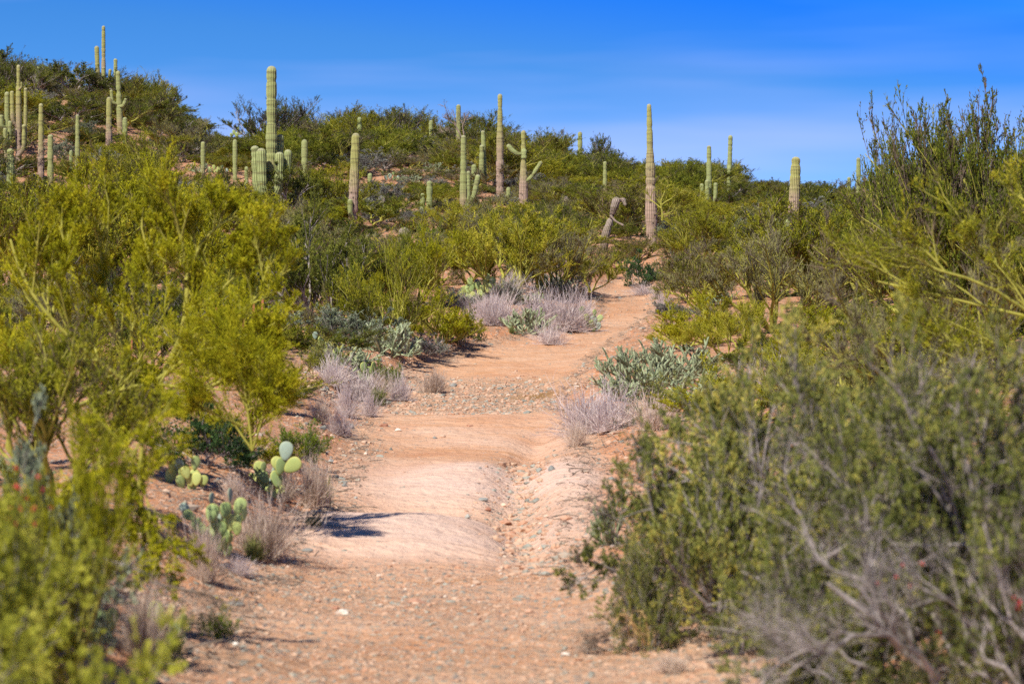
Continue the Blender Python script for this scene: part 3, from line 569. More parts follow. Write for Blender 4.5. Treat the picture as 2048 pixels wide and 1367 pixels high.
saguaro(917, 204, 290, 10, 'slim green saguaro breaking the skyline beside a grey thicket', wtop=9, dy=22, landmark='slim skyline saguaro', m='sag')
saguaro(927, 264, 408, 15, 'knobbly saguaro with two slim shoots at its foot', m='sag', wtop=10, dy=28, arms=[((930, 938, 937), (414, 400, 342), 7, -.2, G), ((932, 948, 957), (418, 395, 350), 10, -.4, G)], landmark='knobbly saguaro with foot shoots')
saguaro(948, 323, 345, 11, 'small rounded saguaro half hidden behind the knobbly one', m=G, dy=35, landmark='rounded saguaro behind the knobbly one')
saguaro(966, 255, 360, 9, 'slim saguaro with a second stem close against its front', m=G, dy=22, lean=-4, arms=[((970, 963, 964), (365, 350, 290), 10, -.25, 'sag')], landmark='double-stemmed saguaro')
saguaro(1000, 182, 372, 13, 'very tall straight saguaro with a pale dotted lower half', m='sagold', dy=26, wtop=10, prof=[(0, 15), (.35, 15), (.6, 13), (.7, 10), (1, 8.5)], landmark='very tall straight saguaro')
saguaro(859, 355, 402, 12, 'short bright ribbed saguaro standing above the mid slope brush', m=G, dy=25, landmark='short ribbed saguaro mid slope')
saguaro(845, 380, 402, 10, 'low saguaro touching the left side of the short ribbed one', m=G, dy=26, landmark='low saguaro left of the ribbed one')
saguaro(1047, 254, 408, 18, 'saguaro with a drooping front arm, a left arm and a straight right arm', m='sagold', dy=30, prof=[(0, 21), (.2, 19), (.55, 14), (.62, 11), (1, 8.5)],
    arms=[((1047, 1037, 1025, 1015), (306, 310, 302, 289), 9, -.15, 'saggreen'), ((1047, 1048, 1048), (304, 303, 321), 11, -.45, 'saggreen'), ((1050, 1060, 1083), (363, 358, 323), 8, -.1, 'sag')], landmark='saguaro with three odd arms')
saguaro(1017, 368, 386, 9, 'small green saguaro stub left of the three-armed one', m=G, dy=22, landmark='stub left of the three-armed saguaro')
saguaro(1132, 386, 404, 9, 'small grey saguaro stub alone in the brush right of the three-armed one', m='sagdead', dy=22, landmark='stub right of the three-armed saguaro')
saguaro(1160, 259, 308, 9, 'slim green saguaro on the skyline left of the round-crowned tree', m=G, dy=24, landmark='slim saguaro by the round tree')
saguaro(1210, 317, 376, 8, 'thin yellow green saguaro in front of the pink boulders', m='sag', dy=24, landmark='thin saguaro by the boulders')
saguaro(1298, 201, 468, 20, 'tall old saguaro with a brown pitted lower half and narrow top', m='sagold', dy=30, nrib=15, prof=[(0, 20), (.25, 23), (.45, 20), (.64, 16), (.68, 13), (.85, 11), (1, 8)], lean=-6, landmark='tall old pitted saguaro')
saguaro(1418, 285, 408, 11, 'saguaro with several upright shoots around its base on the right ridge', m=G, dy=22, wtop=9, arms=[((1416, 1404, 1403), (415, 400, 367), 8, -.1), ((1417, 1413, 1413), (418, 402, 360), 9, -.35), ((1420, 1430, 1431), (412, 398, 365), 8, -.1)], landmark='saguaro with base shoots')
saguaro(1461, 265, 378, 9, 'slim dark green saguaro with one short hanging arm on the right ridge', m=G, dy=18, lean=4, arms=[((1459, 1458, 1457), (336, 333, 352), 8, -.3)], landmark='slim saguaro with a hanging arm')
saguaro(1592, 307, 435, 22, 'stout round-topped saguaro with a grey brown base on the right ridge', m='sagold', dy=30, wtop=19, lean=6, nrib=16, landmark='stout round-topped saguaro')
saguaro(1553, 428, 486, 19, 'thick ribbed green saguaro column low in the brush', m=G, dy=16, wtop=17, landmark='thick ribbed column in the brush')
saguaro(1574, 431, 484, 15, 'shorter ribbed column against the thick ribbed green one', m=G, dy=16, landmark='shorter ribbed column in the brush')
saguaro(1717, 310, 392, 9, 'slim saguaro beside the airy palo verde crown on the right', m='sag', dy=25, landmark='slim saguaro by the right palo verde')
saguaro(1698, 349, 388, 8, 'small dark saguaro left of the slim one by the right palo verde', m=G, dy=25, landmark='small dark saguaro on the right')
saguaro(1084, 540, 592, 26, 'shaded ribbed saguaro under the central palo verde', m=G, dy=3, landmark='shaded saguaro under the central palo verde')
saguaro(1077, 590, 606, 13, 'small young ribbed saguaro by the purple grey grass', m=G, dy=4, landmark='young saguaro by the grass', wtop=12)
# the broken dead saguaro
p = at(1206, 500); k = p.y/F
dr = empty('dead_saguaro', (p.x, p.y, p.z)); tag(dr, 'dead grey saguaro snapped in the middle with its head hanging over', 'saguaro', 'saguaro cacti on the hillside')
zz = lambda py: (683-py)*k+CAMZ-p.z; xx = lambda px: (px-1024)*k-p.x
obj('stem', mesh('dead_stem', [column([(0, 0, -.1), (xx(1212), 0, zz(465)), (xx(1222), 0, zz(436))], [8*k, 8*k, 6*k], 12, 5)], M['sagdead']), dr)
obj('fallen_head', mesh('dead_head', [column([(xx(1222), -.05, zz(436)), (xx(1228), -.1, zz(415)), (xx(1235), -.12, zz(394))], [3*k, 8*k, 8*k], 12, 6)], M['sagdead']), dr)
obj('broken_arm', mesh('dead_arm', [column([(xx(1221), -.1, zz(430)), (xx(1230), -.15, zz(442)), (xx(1247), -.2, zz(451))], [3*k, 2*k, 2*k], 7, 7)], M['deadwood']), dr)
obj('twisted_arm', mesh('dead_arm2', [column([(xx(1235), -.1, zz(402)), (xx(1246), -.15, zz(398)), (xx(1251), -.2, zz(412))], [4*k, 5*k, 3*k], 7, 8)], M['sagdead']), dr)
LM.append((1218, 440, p.y, 'dead snapped saguaro')); KEEP.append((1200, 1250, 470, p.y))

# things that stay visible between the shrubs: wash, bare soil, pear clusters
for r in [(1205, 1325, 575, 78), (1190, 1330, 615, 70), (1175, 1290, 650, 65), (960, 1260, 690, 60), (880, 1235, 722, 56), (720, 1180, 790, 50), (700, 1175, 900, 36), (680, 1165, 1000, 30), (600, 1160, 1090, 24),
          (435, 480, 268, 300), (395, 435, 243, 300), (362, 395, 205, 300), (1540, 1740, 366, 300), (1480, 1540, 345, 300), (1060, 1130, 262, 300), (1130, 1160, 280, 300), (1250, 1330, 322, 300), (1330, 1480, 326, 300), (1160, 1255, 306, 300),
          (105, 175, 200, 122), (395, 500, 345, 104), (770, 850, 365, 106), (1195, 1250, 352, 118), (915, 985, 600, 70), (430, 470, 310, 112)]: KEEP.append(r)

# ------------------------------------------------------------------ prickly pears
def pad_mesh(m):
    nu, nv = 20, 9; V = []; rim = []
    for i in range(nv+1):
        a = math.pi*i/nv  # through thickness
        for j in range(nu):
            t = 2*math.pi*j/nu; rr = math.sin(a); z = -math.cos(t)*rr; x = math.sin(t)*rr*(.69+.20*(-math.cos(t)))
            V.append((x*.5, math.cos(a)*.075, z*.5+.5)); rim.append(rr)
    Fc = [(i*nu+j, i*nu+(j+1) % nu, (i+1)*nu+(j+1) % nu, (i+1)*nu+j) for i in range(nv) for j in range(nu)]
    return mesh('pad', [(np.array(V), np.array(Fc), {'rim': np.array(rim)})], m)
PM = {'y': pad_mesh(M['pad']), 'g': pad_mesh(M['padg']), 'b': pad_mesh(M['padb'])}
rp = random.Random(5)
def pear(px, py, pads, label, lm=None, fill=0):
    """pads: (px, py centre, height px, yaw deg, roll deg, colour)"""
    b = at(px, py); k = b.y/F; root = empty('prickly_pear', b)
    ext = []
    for (ax, ay, h, yaw, roll, c) in pads:
        for q in (.4, .75):
            mx_, my_ = ax+(px-ax)*q+rp.uniform(-3, 3), ay+(py-h*.45-ay)*q
            if math.hypot(mx_-ax, my_-ay) > h*.75 and my_ < py-h*.2 and all(math.hypot(mx_-e[0], my_-e[1]) > h*.55 for e in ext): ext.append((mx_, my_, h*.95, rp.uniform(-60, 60), rp.uniform(-25, 25), rp.choice('ggyb')))
    for (ax, ay, h, yaw, roll, c) in list(pads)+ext:
        hh = h*k*1.16; cx = (ax-1024)*k-b.x; cz = (683-ay)*k+CAMZ-b.z; ro = math.radians(roll)
        o = obj('pad', PM[c], root, (cx-math.sin(ro)*hh*.5, rp.uniform(-.06, .06)+(.05 if c == 'b' else -.04), cz-math.cos(ro)*hh*.5), (math.radians(rp.uniform(-8, 8)), ro, 0), (hh, hh, hh))
        o.rotation_mode = 'ZYX' if False else 'XYZ'; o.rotation_euler[2] = math.radians(yaw)
    tag(root, label, 'prickly pear', 'prickly pear cacti')
    LM.append((px, py-20, b.y, lm or label)); KEEP.append((min(q[0] for q in pads)-8, max(q[0] for q in pads)+8, py, b.y)); return root
pear(545, 992, [(572, 901, 35, 5, 8, 'b'), (555, 927, 29, 20, -25, 'y'), (587, 929, 36, -10, 55, 'y'), (518, 935, 27, 10, 5, 'y'), (502, 961, 30, -25, -12, 'y'), (527, 961, 29, 10, 15, 'y'), (514, 956, 26, 60, 0, 'b'), (553, 948, 30, 45, 5, 'b'), (537, 977, 22, 15, 60, 'y'), (559, 979, 22, 5, 70, 'y'), (528, 934, 22, 50, 20, 'g'), (545, 990, 24, 30, 5, 'g'), (512, 984, 22, 20, 0, 'g')],
     'yellow-green prickly pear with a blue-grey top pad, beside the tawny brush left of the wash', 'pear cactus with the blue-grey top pad')
pear(445, 1108, [(480, 1011, 32, 10, 25, 'g'), (426, 1024, 34, 5, 12, 'g'), (453, 1018, 30, 15, 5, 'g'), (454, 1041, 30, -10, 5, 'g'), (474, 1041, 30, -20, 20, 'g'), (444, 1055, 28, 10, -10, 'g'), (422, 1067, 32, -10, -15, 'g'), (454, 1076, 30, 5, 15, 'g'), (421, 996, 22, 60, 0, 'b'), (460, 990, 26, 70, 5, 'b'), (378, 1030, 26, 10, -60, 'g'), (368, 1017, 24, 20, -30, 'b'), (492, 1026, 26, 60, 20, 'g'), (438, 1090, 30, 20, 0, 'g'), (455, 1098, 26, -10, 10, 'g'), (395, 1050, 30, 30, -30, 'g')],
     'broad green prickly pear sprawling behind the pale dry grass', 'broad green pear cactus')
pear(395, 978, [(393, 924, 26, 35, 12, 'g'), (391, 950, 25, 10, -5, 'y'), (407, 961, 22, 15, 15, 'y'), (374, 943, 24, 20, -20, 'y'), (327, 912, 32, 5, 0, 'y'), (345, 932, 24, 55, 5, 'y'), (340, 950, 28, 15, 20, 'g'), (362, 962, 26, 30, -20, 'g'), (385, 972, 24, 20, 0, 'g')],
     'small prickly pear under the drooping palo verde branches', 'small pear cactus under the palo verde')
pear(215, 1290, [(203, 1237, 42, 5, 5, 'g'), (227, 1236, 40, 55, 5, 'y'), (186, 1225, 34, 20, -10, 'g'), (175, 1245, 36, 20, -30, 'g'), (212, 1268, 36, 20, 5, 'g'), (195, 1262, 34, -30, 0, 'y')],
     'green prickly pear beside the near left yellow-green bush', 'nearest left pear cactus')
pear(325, 1300, [(314, 1219, 40, 5, 10, 'y'), (367, 1241, 28, 50, 10, 'y'), (350, 1297, 22, 40, 30, 'y'), (320, 1250, 34, 25, 0, 'g'), (345, 1268, 32, 20, 15, 'g'), (332, 1285, 30, -20, 0, 'g')],
     'yellow prickly pear pads poking out of the near dry grass clump', 'yellow pear cactus in the dry grass')
pear(655, 720, [(655, 696, 26, 5, 0, 'y'), (673, 706, 22, 30, 15, 'y'), (645, 684, 24, 50, 5, 'g'), (637, 700, 26, 40, -5, 'g'), (660, 712, 20, 20, 0, 'g'), (630, 670, 14, 20, 0, 'b')],
     'prickly pear at the left bank under the dark palo verde', 'pear cactus on the left bank')
pear(952, 602, [(938, 578, 20, 10, -10, 'g'), (940, 563, 16, 20, 0, 'g'), (957, 571, 17, 25, 5, 'g'), (970, 566, 17, 35, 10, 'y'), (960, 586, 15, 10, 0, 'y'), (977, 575, 18, 20, 15, 'y'), (928, 580, 17, 10, -15, 'y'), (921, 588, 15, 20, 0, 'y'), (949, 572, 16, 45, 0, 'g'), (984, 562, 17, 10, 30, 'g'), (975, 553, 13, 10, 0, 'g'), (946, 590, 14, 15, 0, 'y'), (966, 592, 14, 40, 0, 'g'), (951, 597, 13, 30, 0, 'y')],
     'many-padded prickly pear mound left of the central palo verde trunk', 'many-padded pear cactus')
pear(908, 612, [(904, 594, 14, 10, -15, 'b'), (912, 600, 14, 20, 10, 'b'), (900, 605, 12, 20, 0, 'g'), (917, 606, 11, 0, 20, 'b'), (935, 606, 10, 0, 0, 'g')], 'small blue-grey prickly pear in front of the many-padded one', 'small blue-grey pear cactus')
pear(1192, 662, [(1164, 620, 15, 5, 0, 'g'), (1173, 634, 14, 10, 5, 'y'), (1177, 647, 14, 5, 10, 'y'), (1187, 641, 20, 20, 0, 'b'), (1199, 636, 15, 5, 45, 'g'), (1190, 625, 13, 40, 10, 'g'), (1196, 653, 14, 10, 30, 'b'), (1186, 656, 13, 15, -10, 'g')],
     'sparse prickly pear at the edge of the upper path beside purple grey grass', 'pear cactus at the path edge')
pear(1328, 618, [(1329, 610, 11, 10, 0, 'b'), (1335, 605, 8, 40, 10, 'b')], 'tiny blue-grey prickly pear at the right edge of the upper path', 'tiny pear cactus at the path')
pear(735, 772, [(728, 735, 22, 40, -15, 'g'), (740, 745, 24, 30, 10, 'g'), (722, 750, 22, 50, -20, 'g'), (733, 758, 22, 20, 0, 'g'), (747, 733, 20, 60, 15, 'g'), (716, 740, 18, 60, -10, 'g')], 'low green prickly pear among grey grass on the left bank', 'low pear cactus in the grey grass')
pear(790, 362, [(780, 352, 10, 10, 0, 'b'), (772, 355, 9, 20, -20, 'b'), (796, 355, 9, 10, 15, 'b'), (787, 346, 8, 30, 0, 'g'), (765, 347, 10, 50, -10, 'g'), (803, 359, 8, 20, 20, 'g')], 'pale prickly pear on the open middle slope', 'pale pear cactus on the middle slope')
pear(430, 345, [(420, 338, 9, 10, 0, 'g'), (428, 334, 9, 20, 0, 'y'), (438, 337, 9, 0, 15, 'y'), (445, 334, 8, 20, 0, 'g'), (434, 342, 8, 20, 0, 'g'), (453, 340, 8, 0, 10, 'b')], 'hillside prickly pear on the red soil left of the giant saguaro', 'pear cactus on the red soil')
pear(475, 282, [(468, 264, 9, 10, 0, 'g'), (475, 258, 9, 20, 0, 'g'), (480, 266, 8, 0, 15, 'b'), (463, 270, 8, 20, 0, 'g'), (474, 274, 8, 20, 0, 'b')], 'skyline prickly pear in the saddle between the two hills', 'pear cactus in the saddle')

LM += [(1250, 620, 72, 'upper path'), (1225, 350, 118, 'pink boulders'), (1205, 285, 125, 'round-crowned tree'), (1060, 520, 75, 'central palo verde'), (830, 520, 68, 'yellow palo verde'), (1560, 560, 45, 'branching palo verde'), (1900, 330, 40, 'airy tall palo verde'),
       (1280, 540, 84, 'dark round bush'), (800, 330, 108, 'open middle slope'), (150, 240, 118, 'bare red hillside'), (200, 600, 18, 'big left palo verde'), (900, 800, 48, 'gravel bar'), (620, 650, 55, 'dark left palo verde')]

# ------------------------------------------------------------------ shrub prototypes
PV = dict()                                                                            # palo verde, twiggy dome
PVA = dict(n=8, lean=(8, 55), ln=1.0, m1=6, m2=5, m3=6, m4=6, lf=5, ll=.035, lw=.013, up=.5, spread=.65, rat=(.85, .7, .55, .45))   # airy, upright
CR = dict(n=12, ln=.75, lean=(15, 72), r=.014, m1=5, m2=5, m3=5, m4=4, lf=7, up=.25, spread=.75, rat=(.6, .6, .55, .45), tw=.005, ll=.022, lw=.012)
BU = dict(n=16, ln=.55, lean=(15, 80), r=.008, m1=5, m2=5, m3=4, m4=3, lf=5, up=.3, spread=.8, rat=(.6, .55, .5, .5), tw=.006, ll=.026, lw=.014)
def proto(name, seeds, kind, fol, bk, **kw):
    out = []
    for s in seeds:
        t, c = shrub(name, s, kind, fol, bk, **kw); w_, h_ = bounds(c); out.append((t, c, w_, h_))
    return out
PR = {'pv': proto('palo_verde', (1, 2, 3, 4), PV, 'pv', 'pvbark'), 'pvdark': proto('palo_verde', (5, 6, 7, 8), dict(lf=4, m1=5), 'pvdark', 'pvbark'),
      'pvyel': proto('palo_verde', (9, 10), dict(lf=4, up=.5), 'pvyel', 'pvbark'), 'air': proto('tree', (11, 12, 13), PVA, 'pvdeep', 'greybark'), 'deep': proto('palo_verde', (51, 52, 53), dict(lf=5, m1=5, ll=.034, lw=.013), 'pvdeep', 'greybark'),
      'pvgrey': proto('bare_shrub', (14, 15), dict(lf=1, m4=6, n=7, spread=.7), 'pvgrey', 'pvbark'),
      'creo': proto('creosote', (16, 17), CR, 'creo', 'greybark'), 'dkgreen': proto('green_bush', (18,), dict(CR, lf=12, lw=.018), 'dkgreen', 'greybark'), 'brgreen': proto('green_bush', (19,), CR, 'brgreen', 'greybark'),
      'grey': proto('bursage', (20, 21, 22), BU, 'grey', 'greybark'), 'teal': proto('brittlebush', (23, 24), BU, 'teal', 'greybark')}
PR['airg'] = proto('tree', (61, 62, 63), dict(PVA, n=9, lean=(12, 66), lf=7, m4=7, up=.45), 'pvdark', 'pvbark')
rs = random.Random(11)
def plant(kind, loc, wid, hei, name, label, cat, group, idx=None, rz=None, sink=.04):
    """wid: crown width, hei: height in metres"""
    t, c, w_, h_ = PR[kind][(rs.randrange(99) if idx is None else idx) % len(PR[kind])]
    r = empty(name, (loc[0], loc[1], loc[2]-sink), rs.uniform(0, 6.28) if rz is None else rz, (wid/2/w_, wid/2/w_, hei/h_))
    obj('trunk', t, r); obj('crown', c, r); return tag(r, label, cat, group)
def plant_px(kind, px, base, wpx, top, name, label, cat, group, **kw):
    """on the ground seen at (px, base); crown wpx wide, reaching up to row top"""
    p = at(px, base); k = p.y/F; r = plant(kind, p, wpx*k, (base-top)*k, name, label, cat, group, **kw); LM.append((px, (base+top)/2, p.y, label)) if False else None; return r
TAKEN = []    # (x, y, r)
def P_(kind, px, base, wpx, top, name, label, cat, group=None, **kw):
    p = at(px, base); TAKEN.append((p.x, p.y, wpx*p.y/F*.36)); return plant_px(kind, px, base, wpx, top, name, label, cat, group, **kw)
GPV = 'palo verde shrubs around the wash'; GB = 'low bushes beside the wash'
P_('deep', 640, 668, 240, 395, 'palo_verde', 'dark palo verde with bare yellow branches above the left bank', 'palo verde', GPV)
P_('pvdark', 590, 640, 180, 480, 'palo_verde', 'shaded palo verde just behind the red fence posts', 'palo verde', GPV)
P_('pv', 770, 690, 230, 490, 'palo_verde', 'olive palo verde overhanging the left bank at the wash bend', 'palo verde', GPV)
P_('pvyel', 830, 615, 170, 455, 'palo_verde', 'bright yellow palo verde mid slope below the grey stub', 'palo verde', GPV)
P_('pvyel', 875, 692, 170, 572, 'palo_verde', 'yellow-green shrub at the bank edge, left of the purple grey grass', 'palo verde', GPV)
P_('creo', 930, 692, 90, 610, 'bush', 'dark leafy bush on the bank corner right of the yellow-green shrub', 'bush', GB)
P_('pv', 1010, 600, 250, 415, 'palo_verde', 'central palo verde with forked yellow trunks', 'palo verde', GPV, idx=1)
P_('pvgrey', 1110, 600, 210, 440, 'palo_verde', 'half bare palo verde right of the central one', 'palo verde', GPV)
P_('dkgreen', 1282, 572, 95, 498, 'bush', 'dense dark round bush at the head of the path', 'bush', GB)
P_('pv', 1275, 520, 110, 472, 'palo_verde', 'palo verde behind the dense dark round bush', 'palo verde', GPV)
P_('pv', 1400, 620, 170, 500, 'palo_verde', 'palo verde at the right side of the upper path', 'palo verde', GPV)
P_('pvgrey', 1545, 665, 300, 455, 'palo_verde', 'wide palo verde with a dark fork and pale crooked branches', 'palo verde', GPV, idx=0)
P_('pvyel', 1370, 700, 170, 580, 'palo_verde', 'feathery yellow-green bush right of the wash bend', 'palo verde', GPV)
P_('pv', 1470, 720, 200, 600, 'palo_verde', 'low green palo verde above the right cholla thicket', 'palo verde', GPV)
P_('pv', 1660, 640, 330, 395, 'palo_verde', 'large yellow-green palo verde right of the ribbed columns', 'palo verde', GPV)
P_('pvdark', 1800, 620, 330, 400, 'palo_verde', 'large dark palo verde under the airy tall tree', 'palo verde', GPV)
for q, (kd, px, base, wpx, top, lb) in enumerate([('grey', 900, 612, 90, 570, 'grey undergrowth bush left of the many-padded pear cactus'), ('grey', 1000, 606, 110, 560, 'grey undergrowth bush right of the many-padded pear cactus'), ('grey', 1130, 600, 110, 548, 'grey undergrowth bush right of the shaded saguaro'), ('pv', 1180, 585, 110, 500, 'palo verde overhanging the bank left of the path head'),
    ('pv', 940, 570, 150, 470, 'palo verde between the yellow one and the central one'), ('grey', 1050, 575, 120, 525, 'grey bush in the shade of the central palo verde'), ('creo', 1350, 575, 110, 500, 'leafy bush right of the dense dark round bush'), ('grey', 1350, 640, 90, 600, 'grey bush right of the tiny pear cactus'), ('pv', 1232, 540, 100, 488, 'olive palo verde left of the dense dark round bush'),
    ('grey', 830, 712, 110, 660, 'grey bush between the bank bushes at the wash bend'), ('creo', 640, 745, 110, 670, 'leafy bush behind the left bank pear cactus'), ('pvyel', 700, 640, 130, 540, 'yellow palo verde in front of the dark left one'), ('creo', 350, 830, 170, 740, 'leafy bush behind the big palo verde trunk'), ('pvdark', 300, 740, 260, 620, 'dark green shrub behind the big palo verde trunk'), ('pv', 120, 780, 250, 640, 'olive shrub behind the fence posts at the left'), ('pvdark', 470, 720, 180, 640, 'dark shrub left of the silvery bush behind the fence posts')]):
    P_(kd, px, base, wpx, top, {'grey': 'bursage', 'creo': 'bush'}.get(kd, 'palo_verde'), lb, 'bush' if kd in ('grey', 'creo') else 'palo verde', GB if kd in ('grey', 'creo') else GPV)
# tall airy palo verdes at the right
for px, base, wpx, top, ix, lb in [(1975, 700, 420, 205, 0, 'tallest airy palo verde reaching the sky at the right edge'), (1885, 640, 260, 250, 1, 'airy palo verde with a ragged top left of the tallest one'), (2110, 720, 360, 250, 2, 'airy palo verde cut by the right edge'), (1830, 590, 130, 330, 2, 'small airy palo verde beside the slim right saguaro')]:
    P_('airg', px, base, wpx, top, 'palo_verde', lb, 'palo verde', GPV, idx=ix)
P_('pvdark', 1995, 700, 420, 265, 'palo_verde', 'dense dark green palo verde crown against the sky below the tallest airy sprigs', 'palo verde', GPV)
P_('pvdark', 1900, 660, 240, 300, 'palo_verde', 'dense palo verde crown left of the tallest airy one', 'palo verde', GPV)
P_('pv', 1900, 680, 420, 370, 'palo_verde', 'bushy green palo verde in front of the tallest airy one', 'palo verde', GPV)
for q, (px, base, wpx, top, lb) in enumerate([(610, 300, 120, 203, 'dark tree on the skyline right of the giant saguaro'), (690, 300, 100, 222, 'dark tree on the skyline behind the thick leaning saguaro'), (785, 296, 120, 214, 'dark rounded tree on the skyline left of the grey thicket'), (975, 318, 90, 245, 'dark tree on the skyline left of the very tall straight saguaro'), (1075, 335, 100, 262, 'dark tree on the skyline right of the three-armed saguaro'), (70, 190, 100, 122, 'dark tree on the left hill behind the dark high saguaro')]):
    P_('air', px, base, wpx, top, 'palo_verde', lb, 'tree', GPV, idx=q)
P_('deep', 1207, 338, 86, 246, 'palo_verde', 'round-crowned dark tree alone on the skyline', 'tree', GPV, idx=1)
P_('air', 883, 290, 110, 206, 'palo_verde', 'grey dense thicket tree on the skyline left of the slim saguaro', 'tree', GPV, idx=0)
P_('air', 545, 300, 150, 193, 'palo_verde', 'dark tree on the skyline behind the giant saguaro', 'tree', GPV, idx=2)
P_('deep', 250, 215, 120, 140, 'palo_verde', 'dark shrub crown right of the tallest hilltop saguaro', 'palo verde', GPV)
P_('deep', 150, 200, 150, 122, 'palo_verde', 'wide dark shrub left of the tallest hilltop saguaro', 'palo verde', GPV)
P_('air', 320, 235, 90, 150, 'palo_verde', 'dark wind-swept tree at the right shoulder of the left hill', 'tree', GPV, idx=1)
P_('air', 5, 200, 90, 108, 'palo_verde', 'tree cut by the left edge on the left hill', 'tree', GPV, idx=0)
# left: crowns behind the big palo verde
P_('pvyel', 330, 560, 330, 318, 'palo_verde', 'yellow palo verde behind the top of the big left palo verde', 'palo verde', GPV)
P_('pv', 90, 600, 380, 345, 'palo_verde', 'olive palo verde behind the big left palo verde at the left edge', 'palo verde', GPV)
P_('pv', 270, 430, 240, 262, 'palo_verde', 'palo verde on the slope between the left saguaros and the near crowns', 'palo verde', GPV)
P_('pvyel', 470, 600, 260, 400, 'palo_verde', 'yellow palo verde below the giant saguaro', 'palo verde', GPV)
P_('pvgrey', 560, 500, 130, 400, 'bare_shrub', 'reddish bare-twigged shrub at the foot of the giant saguaro', 'shrub', GPV)

# ------------------------------------------------------------------ near left: the big palo verde, limbs traced in the world
def big_tree(name, depth, limbs, kind, fol, bk, seed, label, sc=1.):
    """limbs: (list of (px,py,dy)), radius px"""
    k = depth/F; b = limbs[0][0][0]; bx = (b[0]-1024)*k; g0 = gz(bx, depth); K = 9; P0 = []; L0 = []; rad = []
    for pts, r in limbs:
        q = np.array([((a-1024)*k-bx, d, (683-c)*k+CAMZ-g0) for a, c, d in pts]); cu = np.concatenate([[0], np.cumsum(np.linalg.norm(np.diff(q, axis=0), axis=1))]); u = np.linspace(0, cu[-1], K)
        q = np.stack([np.interp(u, cu, q[:, i]) for i in range(3)], -1); q[1:-1] = (q[:-2]+2*q[1:-1]+q[2:])/4; P0.append(q); L0.append(min(cu[-1], 1.3)*sc); rad.append(r*k*.66)
    t, c = shrub(name, seed, kind, fol, bk, P0=np.array(P0), L0=np.array(L0), rad=np.array(rad))
    r = empty(name, (bx, depth, g0)); obj('trunk', t, r); obj('crown', c, r); tag(r, label, 'palo verde', GPV); TAKEN.append((bx, depth, 1.)); return r
BK = dict(m1=8, m2=6, m3=7, m4=7, lf=5, up=.35, spread=.75, rat=(.36, .62, .6, .55), tw=.006, ll=.02, lw=.007, floor=.15)
big_tree('palo_verde', 23, [([(205, 930, 0), (240, 860, 0), (285, 805, 0), (305, 760, .1)], 20), ([(205, 930, 0), (235, 880, -.1), (270, 850, -.2), (300, 800, -.2)], 8),
    ([(290, 800, 0), (330, 740, .1), (368, 660, .1), (372, 560, .1), (370, 490, .1), (350, 440, 0)], 11), ([(372, 560, 0), (400, 480, .1), (435, 450, .1), (460, 425, .2)], 7),
    ([(150, 815, -.1), (215, 785, -.1), (290, 764, -.1), (350, 770, -.2), (430, 778, -.3), (500, 750, -.3)], 8), ([(285, 805, 0), (240, 700, .3), (200, 610, .4), (190, 530, .5), (180, 470, .5)], 9),
    ([(290, 790, 0), (200, 720, -.2), (110, 640, -.3), (50, 550, -.3), (30, 480, -.2)], 9), ([(300, 770, 0), (400, 700, -.2), (480, 640, -.3), (530, 580, -.2), (545, 520, -.2)], 8),
    ([(370, 620, 0), (420, 600, .1), (470, 545, .2), (510, 470, .2)], 6), ([(240, 700, .3), (280, 600, .4), (290, 520, .4), (270, 450, .4)], 7), ([(110, 640, -.2), (120, 560, 0), (130, 500, .1), (115, 450, .1)], 7),
    ([(430, 770, -.3), (480, 745, -.3), (520, 710, -.3), (550, 700, -.3)], 5), ([(200, 720, -.2), (100, 720, -.4), (20, 700, -.4), (-60, 640, -.3)], 6), ([(400, 700, -.2), (460, 690, -.3), (510, 665, -.4), (550, 650, -.4)], 4)],
    BK, 'pvyel', 'pvbark', 31, 'big near palo verde with a leaning thick yellow-green trunk, filling the left side')
big_tree('palo_verde', 15.0, [([(285, 1150, 0), (292, 1010, -.1), (286, 905, -.1), (296, 845, 0)], 5), ([(296, 845, 0), (285, 930, -.2), (290, 1010, -.2), (310, 1080, -.2), (335, 1130, -.3)], 4), ([(296, 850, 0), (270, 920, -.2), (230, 960, -.3), (170, 960, -.3)], 3.5),
    ([(290, 950, -.1), (305, 1000, -.2), (320, 1060, -.3), (345, 1120, -.3)], 3), ([(270, 900, 0), (200, 920, -.1), (140, 980, -.2)], 3)],
    dict(m1=6, m2=5, m3=5, m4=6, lf=4, up=-.1, spread=.6, rat=(.35, .6, .6, .55), tw=.005, ll=.02, lw=.007, floor=.05), 'pvyel', 'pvbark', 33, 'young yellow palo verde with drooping thin branches in front of the big trunk')
# green wispy palo verde at the right, drooping sprays
big_tree('palo_verde', 21, [([(2230, 900, 0), (2180, 760, 0), (2080, 640, -.1), (1950, 560, -.3), (1850, 540, -.4)], 9), ([(2230, 900, 0), (2150, 700, .3), (2050, 560, .3), (1960, 500, .2)], 8), ([(2230, 900, 0), (2220, 650, .2), (2150, 480, .3), (2080, 400, .3)], 9),
    ([(2180, 760, 0), (2060, 720, -.3), (1930, 700, -.4), (1830, 660, -.5)], 6), ([(2180, 760, 0), (2080, 780, -.4), (1980, 770, -.5), (1900, 720, -.5)], 6), ([(2080, 640, -.1), (1990, 620, -.2), (1880, 590, 0), (1760, 560, .2)], 6)],
    dict(m1=6, m2=6, m3=6, m4=6, lf=3, up=.1, spread=.6, rat=(.45, .62, .6, .6), tw=.006, ll=.022, lw=.007, floor=.1), 'pv', 'pvbark', 35, 'near palo verde with long green wispy sprays leaning in from the right edge')
